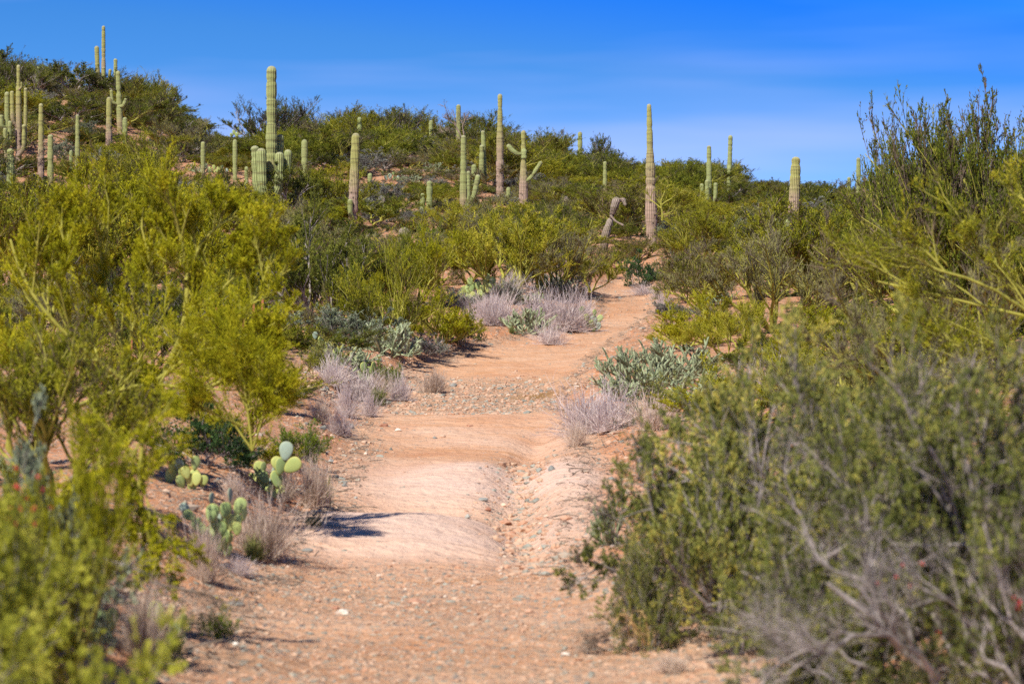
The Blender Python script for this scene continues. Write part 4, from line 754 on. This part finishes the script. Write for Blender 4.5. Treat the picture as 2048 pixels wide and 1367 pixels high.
big_tree('palo_verde', 24, [([(1880, 900, 0), (1850, 800, 0), (1760, 700, -.1), (1680, 620, -.2)], 6), ([(1880, 900, 0), (1900, 760, 0), (1850, 640, .2), (1800, 560, .2)], 6), ([(1880, 900, 0), (1950, 760, 0), (1990, 640, .1), (2010, 540, .2)], 6), ([(1850, 800, 0), (1760, 760, -.3), (1680, 730, -.4), (1640, 680, -.4)], 4)],
    dict(m1=5, m2=5, m3=6, m4=6, lf=2, up=.25, spread=.5, rat=(.45, .62, .6, .6), tw=.006, ll=.022, lw=.007, floor=.1), 'pvgrey', 'pvbark', 36, 'thin straw-tinged sprays rising behind the near right bushes')
# near bottom-left bush, out of focus
def near(kind, depth, px, wid, top, name, label, cat, group=None, **kw):
    x = (px-1024)*depth/F; z = gz(x, depth); TAKEN.append((x, depth, wid*.4)); return plant(kind, (x, depth, z), wid, (683-top)*depth/F+CAMZ-z, name, label, cat, group, **kw)
PR['leafy'] = proto('leafy_bush', (41, 42), dict(CR, n=18, r=.013, ll=.014, lw=.008, tw=.0045, m1=6, m2=6, m3=6, m4=5, lf=9, up=.1, spread=.95, rat=(.6, .6, .45, .42)), 'creo', 'greybark')
M['corner'] = foliage('pale_yellow_green_leaves', [(0, (.20, .17, .09)), (.25, (.18, .20, .03)), (.5, (.42, .44, .05)), (.85, (.62, .61, .10)), (1, (.70, .66, .14))], .2, .4)
PR['leafyel'] = proto('leafy_bush', (43,), dict(CR, n=18, r=.012, ll=.024, lw=.012, tw=.004, m1=6, m2=6, lf=9, up=.1), 'corner', 'greybark')
near('leafyel', 8.4, -290, 1.3, 850, 'bush', 'blurred yellow-green bush in the bottom left corner', 'bush', GB)
near('leafyel', 7.8, -235, 1.05, 1070, 'bush', 'blurred grey-green bush at the very bottom left edge', 'bush', GB)
near('leafyel', 9.3, -80, .60, 1040, 'bush', 'small blurred bush right of the bottom left corner bush', 'bush', GB)
near('leafyel', 10.5, -110, .95, 870, 'bush', 'blurred olive bush at the left edge above the corner bush', 'bush', GB)
near('pvyel', 14.2, 110, .62, 990, 'palo_verde', 'low yellow-green growth in front of the big palo verde trunk base', 'palo verde', GPV)
near('pv', 19.0, 90, 1.5, 640, 'palo_verde', 'olive palo verde low branches left of the big trunk', 'palo verde', GPV)
big_tree('palo_verde', 22, [([(505, 900, 0), (470, 850, 0), (435, 790, -.1), (405, 740, -.1)], 4), ([(505, 900, 0), (495, 820, 0), (485, 740, 0), (465, 690, 0)], 4), ([(505, 900, 0), (530, 820, 0), (540, 770, -.1), (535, 730, -.1)], 4), ([(495, 820, 0), (535, 800, -.1), (560, 775, -.2)], 3), ([(485, 850, 0), (415, 820, -.1), (365, 800, -.1)], 3), ([(510, 820, .1), (445, 720, .2), (425, 680, .2)], 3)],
    dict(m1=7, m2=6, m3=7, m4=7, lf=2, up=.0, spread=.55, rat=(.55, .66, .7, .6), tw=.005, ll=.02, lw=.005, floor=.3), 'pvyel', 'pvbark', 37, 'feathery yellow palo verde sprays in front of the red fence posts')
near('teal', 12.5, -40, .80, 760, 'brittlebush', 'grey-leaved bush left of the big palo verde trunk', 'bush', GB)
near('teal', 13.5, 115, .45, 985, 'brittlebush', 'grey-green bush among dead branches under the left palo verde', 'bush', GB)
near('pvyel', 12.0, 110, .62, 850, 'palo_verde', 'low yellow twiggy growth at the left edge below the big palo verde', 'palo verde', GPV)
# dark and bright green bushes at the left bank
P_('pvyel', 455, 900, 230, 775, 'palo_verde', 'low yellow-green sprays over the dark green feathery bush', 'palo verde', GPV)
P_('pvyel', 505, 930, 150, 838, 'palo_verde', 'small yellow-green shrub left of the bright green bush on the bank', 'palo verde', GPV)
P_('dkgreen', 415, 930, 240, 800, 'bush', 'dark green feathery bush under the palo verde, behind the small pear cactus', 'bush', GB)
P_('brgreen', 588, 925, 115, 838, 'bush', 'bright green bush above the pear cactus with the blue-grey top pad', 'bush', GB)
P_('brgreen', 620, 925, 60, 862, 'bush', 'small bright green bush touching the bank', 'bush', GB)
P_('teal', 700, 700, 170, 610, 'brittlebush', 'silvery bush below the dark palo verde on the left bank', 'bush', GB)
P_('teal', 520, 690, 160, 610, 'brittlebush', 'silvery bush behind the fence posts', 'bush', GB)
P_('brgreen', 778, 778, 75, 715, 'bush', 'small bright green shrub at the left bank bend', 'bush', GB)
P_('brgreen', 430, 1275, 75, 1200, 'bush', 'small green broom-like plant with yellow flowers left of the wash', 'bush', GB)
P_('brgreen', 860, 500, 70, 440, 'bush', 'small bright bush right of the yellow palo verde', 'bush', GB)
# near right bushes
near('leafy', 16.3, 1430, 1.65, 815, 'creosote_bush', 'big leafy green creosote bush overhanging the right side of the wash', 'bush', GB, idx=0)
near('leafy', 15.2, 1600, 1.6, 705, 'creosote_bush', 'leafy creosote bush right of the overhanging one', 'bush', GB, idx=1)
near('leafy', 15.4, 1290, .42, 1040, 'bush', 'small bush at the left foot of the big creosote', 'bush', GB)
near('leafy', 11.5, 1960, 1.5, 660, 'creosote_bush', 'nearest creosote bush with grey twigs in the bottom right', 'bush', GB, idx=0)
near('creo', 14.6, 1480, 1.0, 690, 'bush', 'airy green sprays rising over the left shoulder of the big creosote', 'bush', GB)
near('leafy', 13.2, 1800, 1.35, 705, 'creosote_bush', 'creosote bush with long grey stems behind the nearest one', 'bush', GB, idx=1)
near('creo', 10.3, 2120, .9, 820, 'creosote_bush', 'blurred yellowish creosote bush cut by the right edge', 'bush', GB)
near('leafy', 11.2, 1700, .8, 1130, 'creosote_bush', 'low creosote bush in the bottom right foreground', 'bush', GB, idx=0)
near('leafyel', 12.8, 1480, .75, 700, 'bush', 'blurred green sprays rising above the creosote by the path', 'bush', GB) if False else None
P_('pvyel', 1500, 850, 330, 700, 'palo_verde', 'low yellow-green sprays behind the left part of the big creosote', 'palo verde', GPV)
P_('pvgrey', 1720, 870, 380, 650, 'palo_verde', 'straw and green sprays behind the middle of the creosotes', 'palo verde', GPV)
P_('pv', 1900, 880, 380, 600, 'palo_verde', 'green palo verde behind the nearest creosote at the right', 'palo verde', GPV)
P_('pvyel', 1640, 760, 240, 610, 'palo_verde', 'yellow palo verde around the yucca', 'palo verde', GPV)
P_('creo', 1330, 850, 160, 740, 'bush', 'leafy bush between the right cholla and the big creosote', 'bush', GB)
P_('dkgreen', 1590, 800, 90, 730, 'bush', 'small dark bush behind the big creosote', 'bush', GB)

# ------------------------------------------------------------------ grass tufts, cholla, yucca
def tuft_mesh(seed, m, n=420, lean=55, w_=.006, curl=.35, K=5):
    r = np.random.default_rng(seed); az = r.uniform(0, 6.28, n); le = np.radians(np.abs(r.normal(0, lean*.55, n)).clip(0, 85)); ph = r.uniform(0, 6.28, 3); l = r.uniform(.35, 1.1, n)*(.75+.22*np.sin(az*2+ph[0])+.15*np.sin(az*3+ph[1])); d = np.stack([np.sin(le)*np.cos(az), np.sin(le)*np.sin(az), np.cos(le)], -1)
    cc = r.normal(0, .13, (7, 2))[r.integers(0, 7, n)]; b = np.stack([cc[:, 0]+r.normal(0, .06, n), cc[:, 1]+r.normal(0, .06, n), np.zeros(n)], -1); u = np.linspace(0, 1, K)[None, :, None]; c = nz(r.normal(size=(n, 1, 3)))
    P = b[:, None]+l[:, None, None]*(d[:, None]*u+curl*.4*c*u**2-np.array([0, 0, .15])*u**2*np.sin(le)[:, None, None])
    Q, Lq, iq = grow(r, P, l, 3, .35, .95, .5, .3, .3, 3, .2)
    t = r.uniform(.2, .9, n); return mesh('tuft', [ribbons(r, P, np.full(n, w_), t), ribbons(r, Q, np.full(len(Q), w_*.8), np.clip(t[iq]+.1, 0, 1))], M[m], smooth=False)
TF = {'g': [tuft_mesh(s, 'grass', 650, 78, w_=.012) for s in (1, 2, 3)], 't': [tuft_mesh(s, 'grasst', 650, w_=.011) for s in (4, 5)], 'n': [tuft_mesh(s, 'greengrass', 350, 35, .016, .1) for s in (6, 7)]}
def tuft(kind, px, py, wpx, hpx, label, lean=None):
    p = at(px, py); k = p.y/F; me = TF[kind][rs.randrange(9) % len(TF[kind])]; s = wpx*k/1.12; KEEP.append((px-wpx*.4, px+wpx*.4, py-hpx*.15, p.y))
    return tag(obj('grass_tuft', me, None, p, (0, 0, rs.uniform(0, 6)), (s, s, hpx*k/.88)), label, 'grass tuft', 'grass tufts beside the wash')
TU = [('t', 530, 1118, 180, 120, 'large pale dry grass clump beside the broad green pear cactus'), ('n', 505, 1120, 70, 45, 'green grass at the foot of the large pale dry clump'), ('t', 632, 1015, 95, 95, 'tawny brush right of the pear cactus with the blue-grey top'), ('n', 650, 1012, 60, 55, 'dark green grass in the tawny brush by the sandy edge'),
 ('t', 570, 1000, 80, 70, 'thin dry grass below the pear cactus with the blue-grey top'), ('t', 405, 1162, 90, 110, 'thin brown twiggy tuft left of the large pale clump'), ('t', 285, 1325, 150, 150, 'near dry grass clump with yellow pear pads in it'), ('n', 330, 1322, 90, 85, 'green stalks at the right of the near dry grass clump'), ('g', 480, 1150, 60, 40, 'small grey dry tuft on the gravel left of the pale mound'),
 ('g', 690, 832, 60, 60, 'purple grey tuft on the left bank above the red soil'), ('g', 738, 833, 50, 50, 'grey tuft above the dark stones on the left bank'), ('g', 800, 800, 60, 55, 'purple grey tuft left of the lone dry tuft'), ('t', 866, 786, 70, 45, 'lone dry tuft on the gravel bar edge'), ('g', 665, 770, 90, 60, 'grey grass on the left bank below the pear pads'), ('g', 715, 800, 100, 60, 'wide grey grass patch on the left bank'), ('t', 760, 800, 50, 60, 'pinkish tuft beside the small bright green shrub'), ('n', 756, 810, 50, 35, 'green brown tuft on the bank foot'),
 ('g', 675, 870, 60, 55, 'grey brown tuft on the bank below the red soil'), ('t', 640, 845, 60, 50, 'thin tuft on the red soil bank'), ('g', 850, 705, 70, 35, 'small grey tuft in the shade at the wash edge'),
 ('g', 980, 650, 90, 60, 'lilac grey grass left of the bank cholla'), ('g', 1000, 632, 90, 50, 'lilac grey grass behind the bank cholla'), ('g', 1075, 648, 110, 65, 'lilac grey grass right of the bank cholla'), ('g', 1110, 658, 90, 65, 'tall purple grey grass above the path'), ('g', 1140, 662, 100, 75, 'large purple grey grass mound by the pear cactus at the path edge'), ('g', 1165, 650, 70, 60, 'purple grey grass just behind the path edge pear cactus'), ('g', 1100, 688, 75, 45, 'grey tuft hanging over the bank at the wash bend'), ('g', 960, 640, 60, 40, 'small lilac tuft near the yellow-green shrub'), ('g', 935, 618, 50, 30, 'small lilac tuft below the many-padded pear cactus'),
 ('g', 1288, 590, 62, 24, 'grey tuft at the right head of the path'), ('g', 1325, 618, 38, 32, 'lilac tuft beside the tiny pear cactus'), ('g', 1312, 598, 30, 20, 'pale tuft between the path head and the tiny pear cactus'), ('t', 1128, 553, 60, 40, 'dry twiggy tuft above the bank near the orange rocks'), ('g', 1025, 598, 100, 50, 'brown grey undergrowth under the central palo verde'), 
 ('g', 1165, 868, 130, 90, 'large pink grey grass at the right wash edge'), ('g', 1225, 860, 130, 85, 'pink grey grass behind the right wash edge clump'), ('t', 1150, 892, 60, 50, 'small brown tuft below the large pink grey grass'), ('g', 1560, 800, 110, 70, 'pinkish grass behind the big creosote bush'), ('g', 1500, 790, 80, 60, 'pale grass left of the small dark bush'), ('t', 1310, 860, 120, 70, 'dry grass behind the left part of the big creosote'),
 ('t', 1340, 1345, 90, 35, 'sparse dry grass at the bottom right of the wash'), ('n', 1023, 668, 22, 14, 'tiny green tuft on the bank slope'), ('n', 630, 1050, 40, 22, 'tiny green plant at the left foot of the sand'), ('t', 470, 1010, 70, 60, 'thin dry stalks between the pear cacti')]
for a in TU: tuft(*a)
def cholla_mesh(seed, n=14):
    r = np.random.default_rng(seed); P0, L0 = stems(r, n, .42, 15, 75, K=4, curl=.2, r0=.08); P1, L1, i1 = grow(r, P0, L0, 4, .3, 1, .7, .4, .7, 4, .15); P2, L2, i2 = grow(r, P1, L1, 4, .3, 1, .8, .4, .6, 4, .15); P3, _, i3 = grow(r, P2, L2, 2, .3, 1, .8, .5, .55, 3, .1)
    def tb(P, rr):
        K = P.shape[1]; R = np.full((len(P), K), rr)*(1+.15*r.normal(size=(len(P), K))); R[:, 0] *= .7; R[:, -1] *= .45
        v, f, a = tubes(P, R, 6, r.uniform(.1, 1, len(P))); return v, f, a
    sp = []
    for P in (P1, P2, P3):
        s, d, il = at_t(r, P, 14); dd = nz(r.normal(size=d.shape)); sp.append(leaves(r, s, dd, .03, .004, np.full(len(s), 1.)))
    return mesh('cholla', [tb(P0, .016), tb(P1, .015), tb(P2, .014), tb(P3, .012)]+sp, M['cholla'])
CH = [cholla_mesh(s) for s in (1, 2, 3)]; chb = [bounds(c) for c in CH]
def cholla(px, py, wpx, hpx, label):
    p = at(px, py); k = p.y/F; i = rs.randrange(3); TAKEN.append((p.x, p.y, wpx*k*.4)); KEEP.append((px-wpx*.4, px+wpx*.4, py-hpx*.2, p.y))
    return tag(obj('cholla', CH[i], None, (p.x, p.y, p.z-.05), (0, 0, rs.uniform(0, 6)), (wpx*k/2/chb[i][0],)*2+(hpx*k/chb[i][1],)), label, 'cholla', 'cholla cacti')
for a in [(1055, 668, 100, 55, 'pale green cholla on the bank above the wash bend'), (780, 712, 130, 70, 'silvery branching cholla on the left bank'), (700, 745, 110, 55, 'grey-green cholla behind the low pear cactus'), (1280, 790, 170, 100, 'large dark cholla thicket right of the wash'), (1350, 765, 170, 90, 'cholla behind the large dark thicket'), (1235, 800, 120, 55, 'low pale cholla at the right wash edge'), (1400, 815, 150, 80, 'cholla half hidden by the creosote sprays'),
          (1215, 1090, 60, 100, 'thin dark cholla at the left edge of the big creosote'), (1120, 600, 60, 40, 'small cholla behind the young saguaro'), (1050, 608, 80, 25, 'low green cholla beside the young saguaro'), (30, 960, 120, 60, 'pale cholla at the left edge behind the bush'), (870, 345, 50, 22, 'pale hillside cholla below the skyline'), (820, 366, 50, 20, 'hillside cholla right of the pale pear cactus'), (400, 345, 50, 20, 'hillside cholla by the small saguaro on red soil'), (1440, 610, 60, 35, 'cholla right of the upper path')]: cholla(*a)
# yucca rosette
p = at(1590, 728); r = np.random.default_rng(8); n = 60; az = r.uniform(0, 6.28, n); le = np.radians(r.uniform(3, 55, n)); l = r.uniform(.35, .6, n); d = np.stack([np.sin(le)*np.cos(az), np.sin(le)*np.sin(az), np.cos(le)], -1)
P = l[:, None, None]*d[:, None]*np.linspace(0, 1, 4)[None, :, None]
tag(obj('yucca', mesh('yucca', [ribbons(r, P, np.full(n, .035), r.uniform(.5, 1, n))], M['teal'], smooth=False), None, p), 'small spiky yucca rosette among the green brush on the right', 'yucca')

# ------------------------------------------------------------------ dead wood, fence posts, flowers
def wood(limbs, depth, m, label, seed, cat='dead branch', name='dead_branch', twigs=3, gx0=None):
    k = depth/F; b = limbs[0][0][0]; bx = (b[0]-1024)*k; g0 = gz(bx, depth); P = []; Ln = []; rad = []; K = 9; rr = np.random.default_rng(seed)
    for pts, r_ in limbs:
        q = np.array([((a-1024)*k-bx, d_, (683-c)*k+CAMZ-g0) for a, c, d_ in pts]); cu = np.concatenate([[0], np.cumsum(np.linalg.norm(np.diff(q, axis=0), axis=1))]); u = np.linspace(0, cu[-1], K)
        q = np.stack([np.interp(u, cu, q[:, i]) for i in range(3)], -1)+rr.normal(size=(K, 3))*cu[-1]*.012; P.append(q); Ln.append(cu[-1]); rad.append(r_*k)
    P = np.array(P); Ln = np.array(Ln); rad = np.array(rad); parts = [tubes(P, taper(len(P), K, rad, .35), 7)]
    Q, Lq, iq = grow(rr, P, Ln, twigs, .3, 1, .7, .1, .35, 5, .3); parts.append(tubes(Q, taper(len(Q), 5, rad[iq]*.45), 5)); Q2, _, i2 = grow(rr, Q, Lq, 5, .2, 1, .8, .1, .5, 4, .3); parts.append(tubes(Q2, taper(len(Q2), 4, rad[iq][i2]*.2), 3))
    Q3, _, i3 = grow(rr, Q2, np.full(len(Q2), .25), 4, .2, 1, .9, .1, .6, 3, .3); parts.append(tubes(Q3, taper(len(Q3), 3, rad[iq][i2][i3]*.11), 3))
    tag(obj(name, mesh(name, parts, M[m]), None, (bx, depth, g0)), label, cat, 'dead branches')
wood([([(90, 1075, 0), (150, 1120, -.1), (230, 1175, -.3)], 5), ([(120, 1100, 0), (210, 1110, -.1), (300, 1135, -.2)], 3)], 13.2, 'greybark', 'grey fallen branch under the left bushes', 1)
wood([([(1320, 1300, 0), (1260, 1230, -.1), (1200, 1270, -.2)], 4), ([(1340, 1300, 0), (1430, 1260, -.1), (1520, 1290, 0)], 4), ([(1300, 1290, 0), (1230, 1300, -.1), (1180, 1285, -.2)], 3), ([(1400, 1300, 0), (1420, 1240, 0), (1340, 1210, 0)], 3)], 15.6, 'deadwood', 'tangle of dark dead branches under the big creosote', 2, twigs=8)
wood([([(1960, 1440, 0), (1840, 1330, 0), (1740, 1230, -.1), (1650, 1170, -.1)], 11), ([(1880, 1360, 0), (1790, 1260, -.2), (1700, 1250, -.3), (1610, 1290, -.4)], 7), ([(1840, 1330, 0), (1830, 1240, .1), (1760, 1180, .2), (1640, 1130, .2)], 6), ([(1960, 1440, 0), (1980, 1300, 0), (1900, 1200, -.1), (1800, 1150, -.2)], 6)], 10.6, 'greybark', 'thick grey leaning branch in the bottom right foreground', 3, twigs=6)
wood([([(1760, 1350, 0), (1650, 1280, -.1), (1560, 1300, -.2), (1500, 1370, -.2)], 5), ([(1700, 1370, 0), (1600, 1330, 0), (1520, 1240, -.1)], 4)], 11.0, 'greybark', 'fine grey twigs spreading at the bottom right', 4, twigs=10)
wood([([(1640, 1120, 0), (1590, 1010, 0), (1530, 950, -.1), (1490, 900, -.1)], 4), ([(1640, 1120, 0), (1700, 1080, -.1), (1720, 1020, -.1)], 4), ([(1590, 1010, 0), (1570, 960, 0), (1575, 900, 0)], 3), ([(1850, 960, 0), (1800, 900, 0), (1830, 830, 0), (1850, 760, .1)], 4), ([(1920, 960, 0), (1940, 870, 0), (1935, 780, 0), (1950, 700, 0)], 4)], 12.4, 'greybark', 'pale bare stems standing out of the creosote bushes', 5, twigs=4)
wood([([(1290, 1285, 0), (1262, 1235, -.05), (1240, 1222, -.1), (1225, 1250, -.1)], 3), ([(1300, 1290, 0), (1290, 1225, 0), (1262, 1220, 0), (1255, 1270, 0)], 3), ([(1310, 1290, 0), (1305, 1240, 0), (1280, 1222, 0), (1278, 1265, 0)], 2.5)], 15.3, 'straw', 'bent straw-coloured stalks at the foot of the big creosote', 6, twigs=1)
wood([([(235, 1060, 0), (200, 1120, 0), (160, 1150, 0)], 3), ([(300, 1160, 0), (380, 1180, 0), (460, 1205, 0)], 3)], 14.6, 'deadwood', 'dark dead twigs lying left of the wash gravel', 7, twigs=8)
wood([([(930, 285, 0), (910, 250, 0), (890, 230, 0)], 2), ([(930, 285, 0), (925, 250, 0), (935, 235, 0)], 2), ([(930, 285, 0), (900, 265, 0), (880, 262, 0)], 2)], 124, 'deadwood', 'leafless reddish tree beside the slim skyline saguaro', 9, cat='dead tree', name='dead_tree', twigs=8)
wood([([(1325, 440, 0), (1322, 400, 0), (1335, 372, 0)], 2.2), ([(1322, 410, 0), (1345, 395, 0), (1365, 380, 0)], 1.6), ([(1322, 415, 0), (1300, 395, .2), (1310, 375, 0)], 1.4), ([(1324, 430, 0), (1340, 425, 0), (1352, 418, 0)], 1.4)], 88, 'pvbark', 'bare yellow-branched shrub right of the tall old pitted saguaro', 10, cat='shrub', name='bare_shrub', twigs=6)
for px, top, y, fl in [(525, 597, 45, 0), (507, 605, 44.5, 0), (487, 612, 44, 0), (432, 614, 43, 0), (262, 676, 37, 0), (205, 706, 35, 0), (143, 718, 34, 1), (103, 744, 33, 0)]:
    x = (px-1024)*y/F; z0 = gz(x, y); z1 = (683-top)*y/F+CAMZ; h = z1-z0; b = .018
    q = np.array([[(0, 0, -.15), (0, 0, h*.5), (0.004, 0, h)]]); r0 = empty('fence_post', (x, y, z0))
    cr_ = [(-b, -b*.5), (b, -b*.5), (b, b*.1), (b*.3, b*.1), (b*.3, b), (-b*.3, b), (-b*.3, b*.1), (-b, b*.1)]
    V = np.array([(a, c, zq) for zq in (-.15, h) for a, c in cr_]); Fq = np.array([(i, (i+1) % 8, 8+(i+1) % 8, 8+i) for i in range(8)]+[(8, 9, 10, 15), (11, 12, 13, 14)])
    obj('shaft', mesh('post_shaft', [(V, Fq, {})], M['post'], smooth=False), r0)
    nm = {525: 'rightmost red steel fence post at the edge of the left palo verde', 507: 'second red fence post from the right behind the palo verde sprays', 487: 'third red fence post from the right, half hidden by sprays', 432: 'red fence post hidden deep in the palo verde left of the three right posts', 262: 'red fence post seen through the middle of the big palo verde', 205: 'tall red fence post left of the palo verde trunk', 143: 'red fence post wrapped in bright orange tape', 103: 'leftmost short red fence post'}[px]
    if fl:
        V = np.array([(a*1.6, c*1.6, zq) for zq in (h-.23, h+.01) for a, c in [(-b*1.2, -b), (b*1.2, -b), (b*1.2, b), (-b*1.2, b)]]); obj('tape', mesh('tape', [(V, np.array([(0, 1, 5, 4), (1, 2, 6, 5), (2, 3, 7, 6), (3, 0, 4, 7), (4, 5, 6, 7)]), {})], M['tape'], smooth=False), r0)
    tag(r0, nm, 'fence post', 'row of red fence posts')
def flowers(px, py, y, n, sp, m, label, cat, s=.012):
    r = np.random.default_rng(int(px)); x = (px-1024)*y/F; z = (683-py)*y/F+CAMZ; g = gz(x, y)
    H = z-g; st = np.array([[(a*.3, b*.3, 0), (a*.7, b*.7, H*.5), (a, b, H+c)] for a, b, c in r.normal(size=(n, 3))*sp]); pa = [tubes(st, np.full((n, 3), .002), 3)]
    tip = np.repeat(st[:, 2], 7, 0); d = nz(r.normal(size=tip.shape)); root = empty('flower_plant', (x, y, g))
    obj('stems', mesh('flower_stems', [tubes(st, np.full((n, 3), .002), 3)], M['greengrass']), root); obj('blossoms', mesh('blossoms', [leaves(r, tip, d, s, s*.8, r.random(len(tip)))], M[m], smooth=False), root)
    tag(root, label, cat)
flowers(65, 1010, 9.6, 12, .05, 'flower', 'red-flowered stems between the left bushes', 'flowering plant')
flowers(2035, 1210, 9.5, 3, .015, 'flower', 'single red blossom at the right edge', 'flowering plant')
flowers(1850, 1150, 10.4, 6, .08, 'flower', 'few red blossoms inside the bottom right bush', 'flowering plant', .01)
flowers(445, 1215, 17.2, 12, .05, 'yflower', 'yellow blossoms on the small broom-like plant left of the wash', 'flowering plant', .012)

# ------------------------------------------------------------------ hillside brush, every shrub its own object
used = {}
def relation(px, py, y):
    out = []
    for (lx, ly, ld, nm) in LM:
        dx, dy = px-lx, py-ly; dist = math.hypot(dx, dy)
        if dist > 420: continue
        if abs(dx) > abs(dy)*.8: rel = ('just ' if abs(dx) < 60 else '' if abs(dx) < 150 else 'well ')+('left of' if dx < 0 else 'right of')
        else: rel = (('just below' if dy < 70 else 'below') if dy > 0 else ('just above' if dy > -70 else 'above'))
        out.append((dist, rel, nm))
    out.sort(); return out
def auto_label(adj, kindn, px, py, y):
    rel = relation(px, py, y)[:7]
    for d, r_, nm in rel:
        lb = f'{adj} {kindn} {r_} the {nm}'
        if lb not in used and len(lb.split()) <= 16: used[lb] = 1; return lb
    for i in range(len(rel)):
        for j in range(len(rel)):
            if i == j: continue
            lb = f'{adj} {kindn} {rel[i][1]} the {rel[i][2]}, {rel[j][1]} the {rel[j][2]}'
            if lb not in used and len(lb.split()) <= 16: used[lb] = 1; return lb
    return None
def blocked(px, top, y, rpx):
    """how much a shrub has to shrink so it hides nothing that shows in the photograph"""
    lim = -1e9
    for a, b, v, d in KEEP:
        if y < d+.5 and px+rpx*.7 > a and px-rpx*.7 < b: lim = max(lim, v-(10 if b-a < 60 else 4))
    return lim
def scatter(n, y0, y1, rmin, rmax, hmin, hmax, kinds, names, sep, group, cap, dens=lambda x, y: 1, tries=60):
    made = 0
    for _ in range(n*tries):
        if made >= n: break
        y = y0+(y1-y0)*math.sqrt(rs.random()) if True else 0; hw = 1024*y/F*1.12; x = rs.uniform(-hw, hw)
        if rs.random() > dens(x, y): continue
        r_ = rs.uniform(rmin, rmax); h_ = rs.uniform(hmin, hmax)*(.7+.3*r_/rmax)
        _, m_, a, b, d = washf(np.array([x]), np.array([y]))
        if y < 88 and d[0] < r_*.75: continue
        if any((x-tx)**2+((y-ty)*.8)**2 < (sep*(r_+tr))**2 for tx, ty, tr in TAKEN): continue
        z = gz(x, y); px, pb = proj((x, y, z)); top = pb-h_*F/y; lim = blocked(px, top, y, r_*F/y)
        if lim > top:
            h2 = (pb-lim)*y/F
            if h2 < max(.3, hmin*.32): continue
            r_ *= max(.75, h2/h_); h_ = h2; top = lim
        kd = rs.choices(list(kinds), [kinds[q][0] for q in kinds])[0]; adj = kinds[kd][1]; sz = ('low ' if h_ < (hmin+hmax)*.42 else 'tall ' if h_ > hmax*.82 else '')
        lb = auto_label(sz+adj, kinds[kd][2], px, (pb+top)/2, y)
        if not lb: continue
        TAKEN.append((x, y, r_)); plant(kd, (x, y, z), r_*2, h_, kinds[kd][3], lb, kinds[kd][4], group); made += 1
    return made
KP = {'deep': (6, 'dark olive', 'palo verde', 'palo_verde', 'palo verde'), 'pv': (4, 'olive', 'palo verde', 'palo_verde', 'palo verde'), 'pvdark': (6, 'dark green', 'palo verde', 'palo_verde', 'palo verde'), 'pvyel': (.9, 'yellow-green', 'palo verde', 'palo_verde', 'palo verde'), 'pvgrey': (3, 'half-bare', 'shrub', 'bare_shrub', 'shrub'), 'creo': (2, 'leafy', 'bush', 'bush', 'bush')}
KB = {'grey': (5, 'grey', 'bush', 'bursage', 'bush'), 'teal': (2, 'silvery', 'bush', 'brittlebush', 'bush'), 'pvdark': (2, 'small green', 'shrub', 'shrub', 'shrub'), 'creo': (1.5, 'small leafy', 'bush', 'bush', 'bush')}
def dens1(x, y):
    px = 1024+F*x/y; n = float(fbm(np.array(x*.25), np.array(y*.25), 2)); d = 1
    if px < 500 and y > 100: d = .7+.8*n          # the left hill shows more bare soil
    return d
n1 = scatter(85, 50, 92, 1.0, 1.7, 1.1, 2.0, KP, None, .44, 'shrubs covering the hillside', 0)
n2 = scatter(190, 88, 143, 1.3, 2.2, 1.3, 2.3, KP, None, .44, 'shrubs covering the hillside', 0, dens1)
n3 = scatter(55, 28, 60, .5, 1.0, .6, 1.3, KP, None, .6, 'shrubs covering the hillside', 0, lambda x, y: 1 if abs(x) > 2.5 else .3)
KS = {'deep': (5, 'dark olive', 'shrub', 'shrub', 'shrub'), 'pv': (3, 'olive', 'shrub', 'shrub', 'shrub'), 'pvdark': (6, 'green', 'shrub', 'shrub', 'shrub'), 'pvgrey': (3.5, 'twiggy', 'shrub', 'shrub', 'shrub'), 'grey': (2, 'grey', 'bush', 'bursage', 'bush'), 'creo': (2, 'leafy', 'bush', 'bush', 'bush')}
n5 = scatter(290, 68, 140, .8, 1.35, .6, 1.05, KS, None, .42, 'low shrubs filling the hillside', 0, dens1)
n4 = scatter(120, 50, 138, .35, .7, .4, .7, KB, None, .5, 'low bushes between the hillside shrubs', 0)
print('shrubs', n1, n2, n3, n5, n4, 'objects', len(bpy.data.objects))
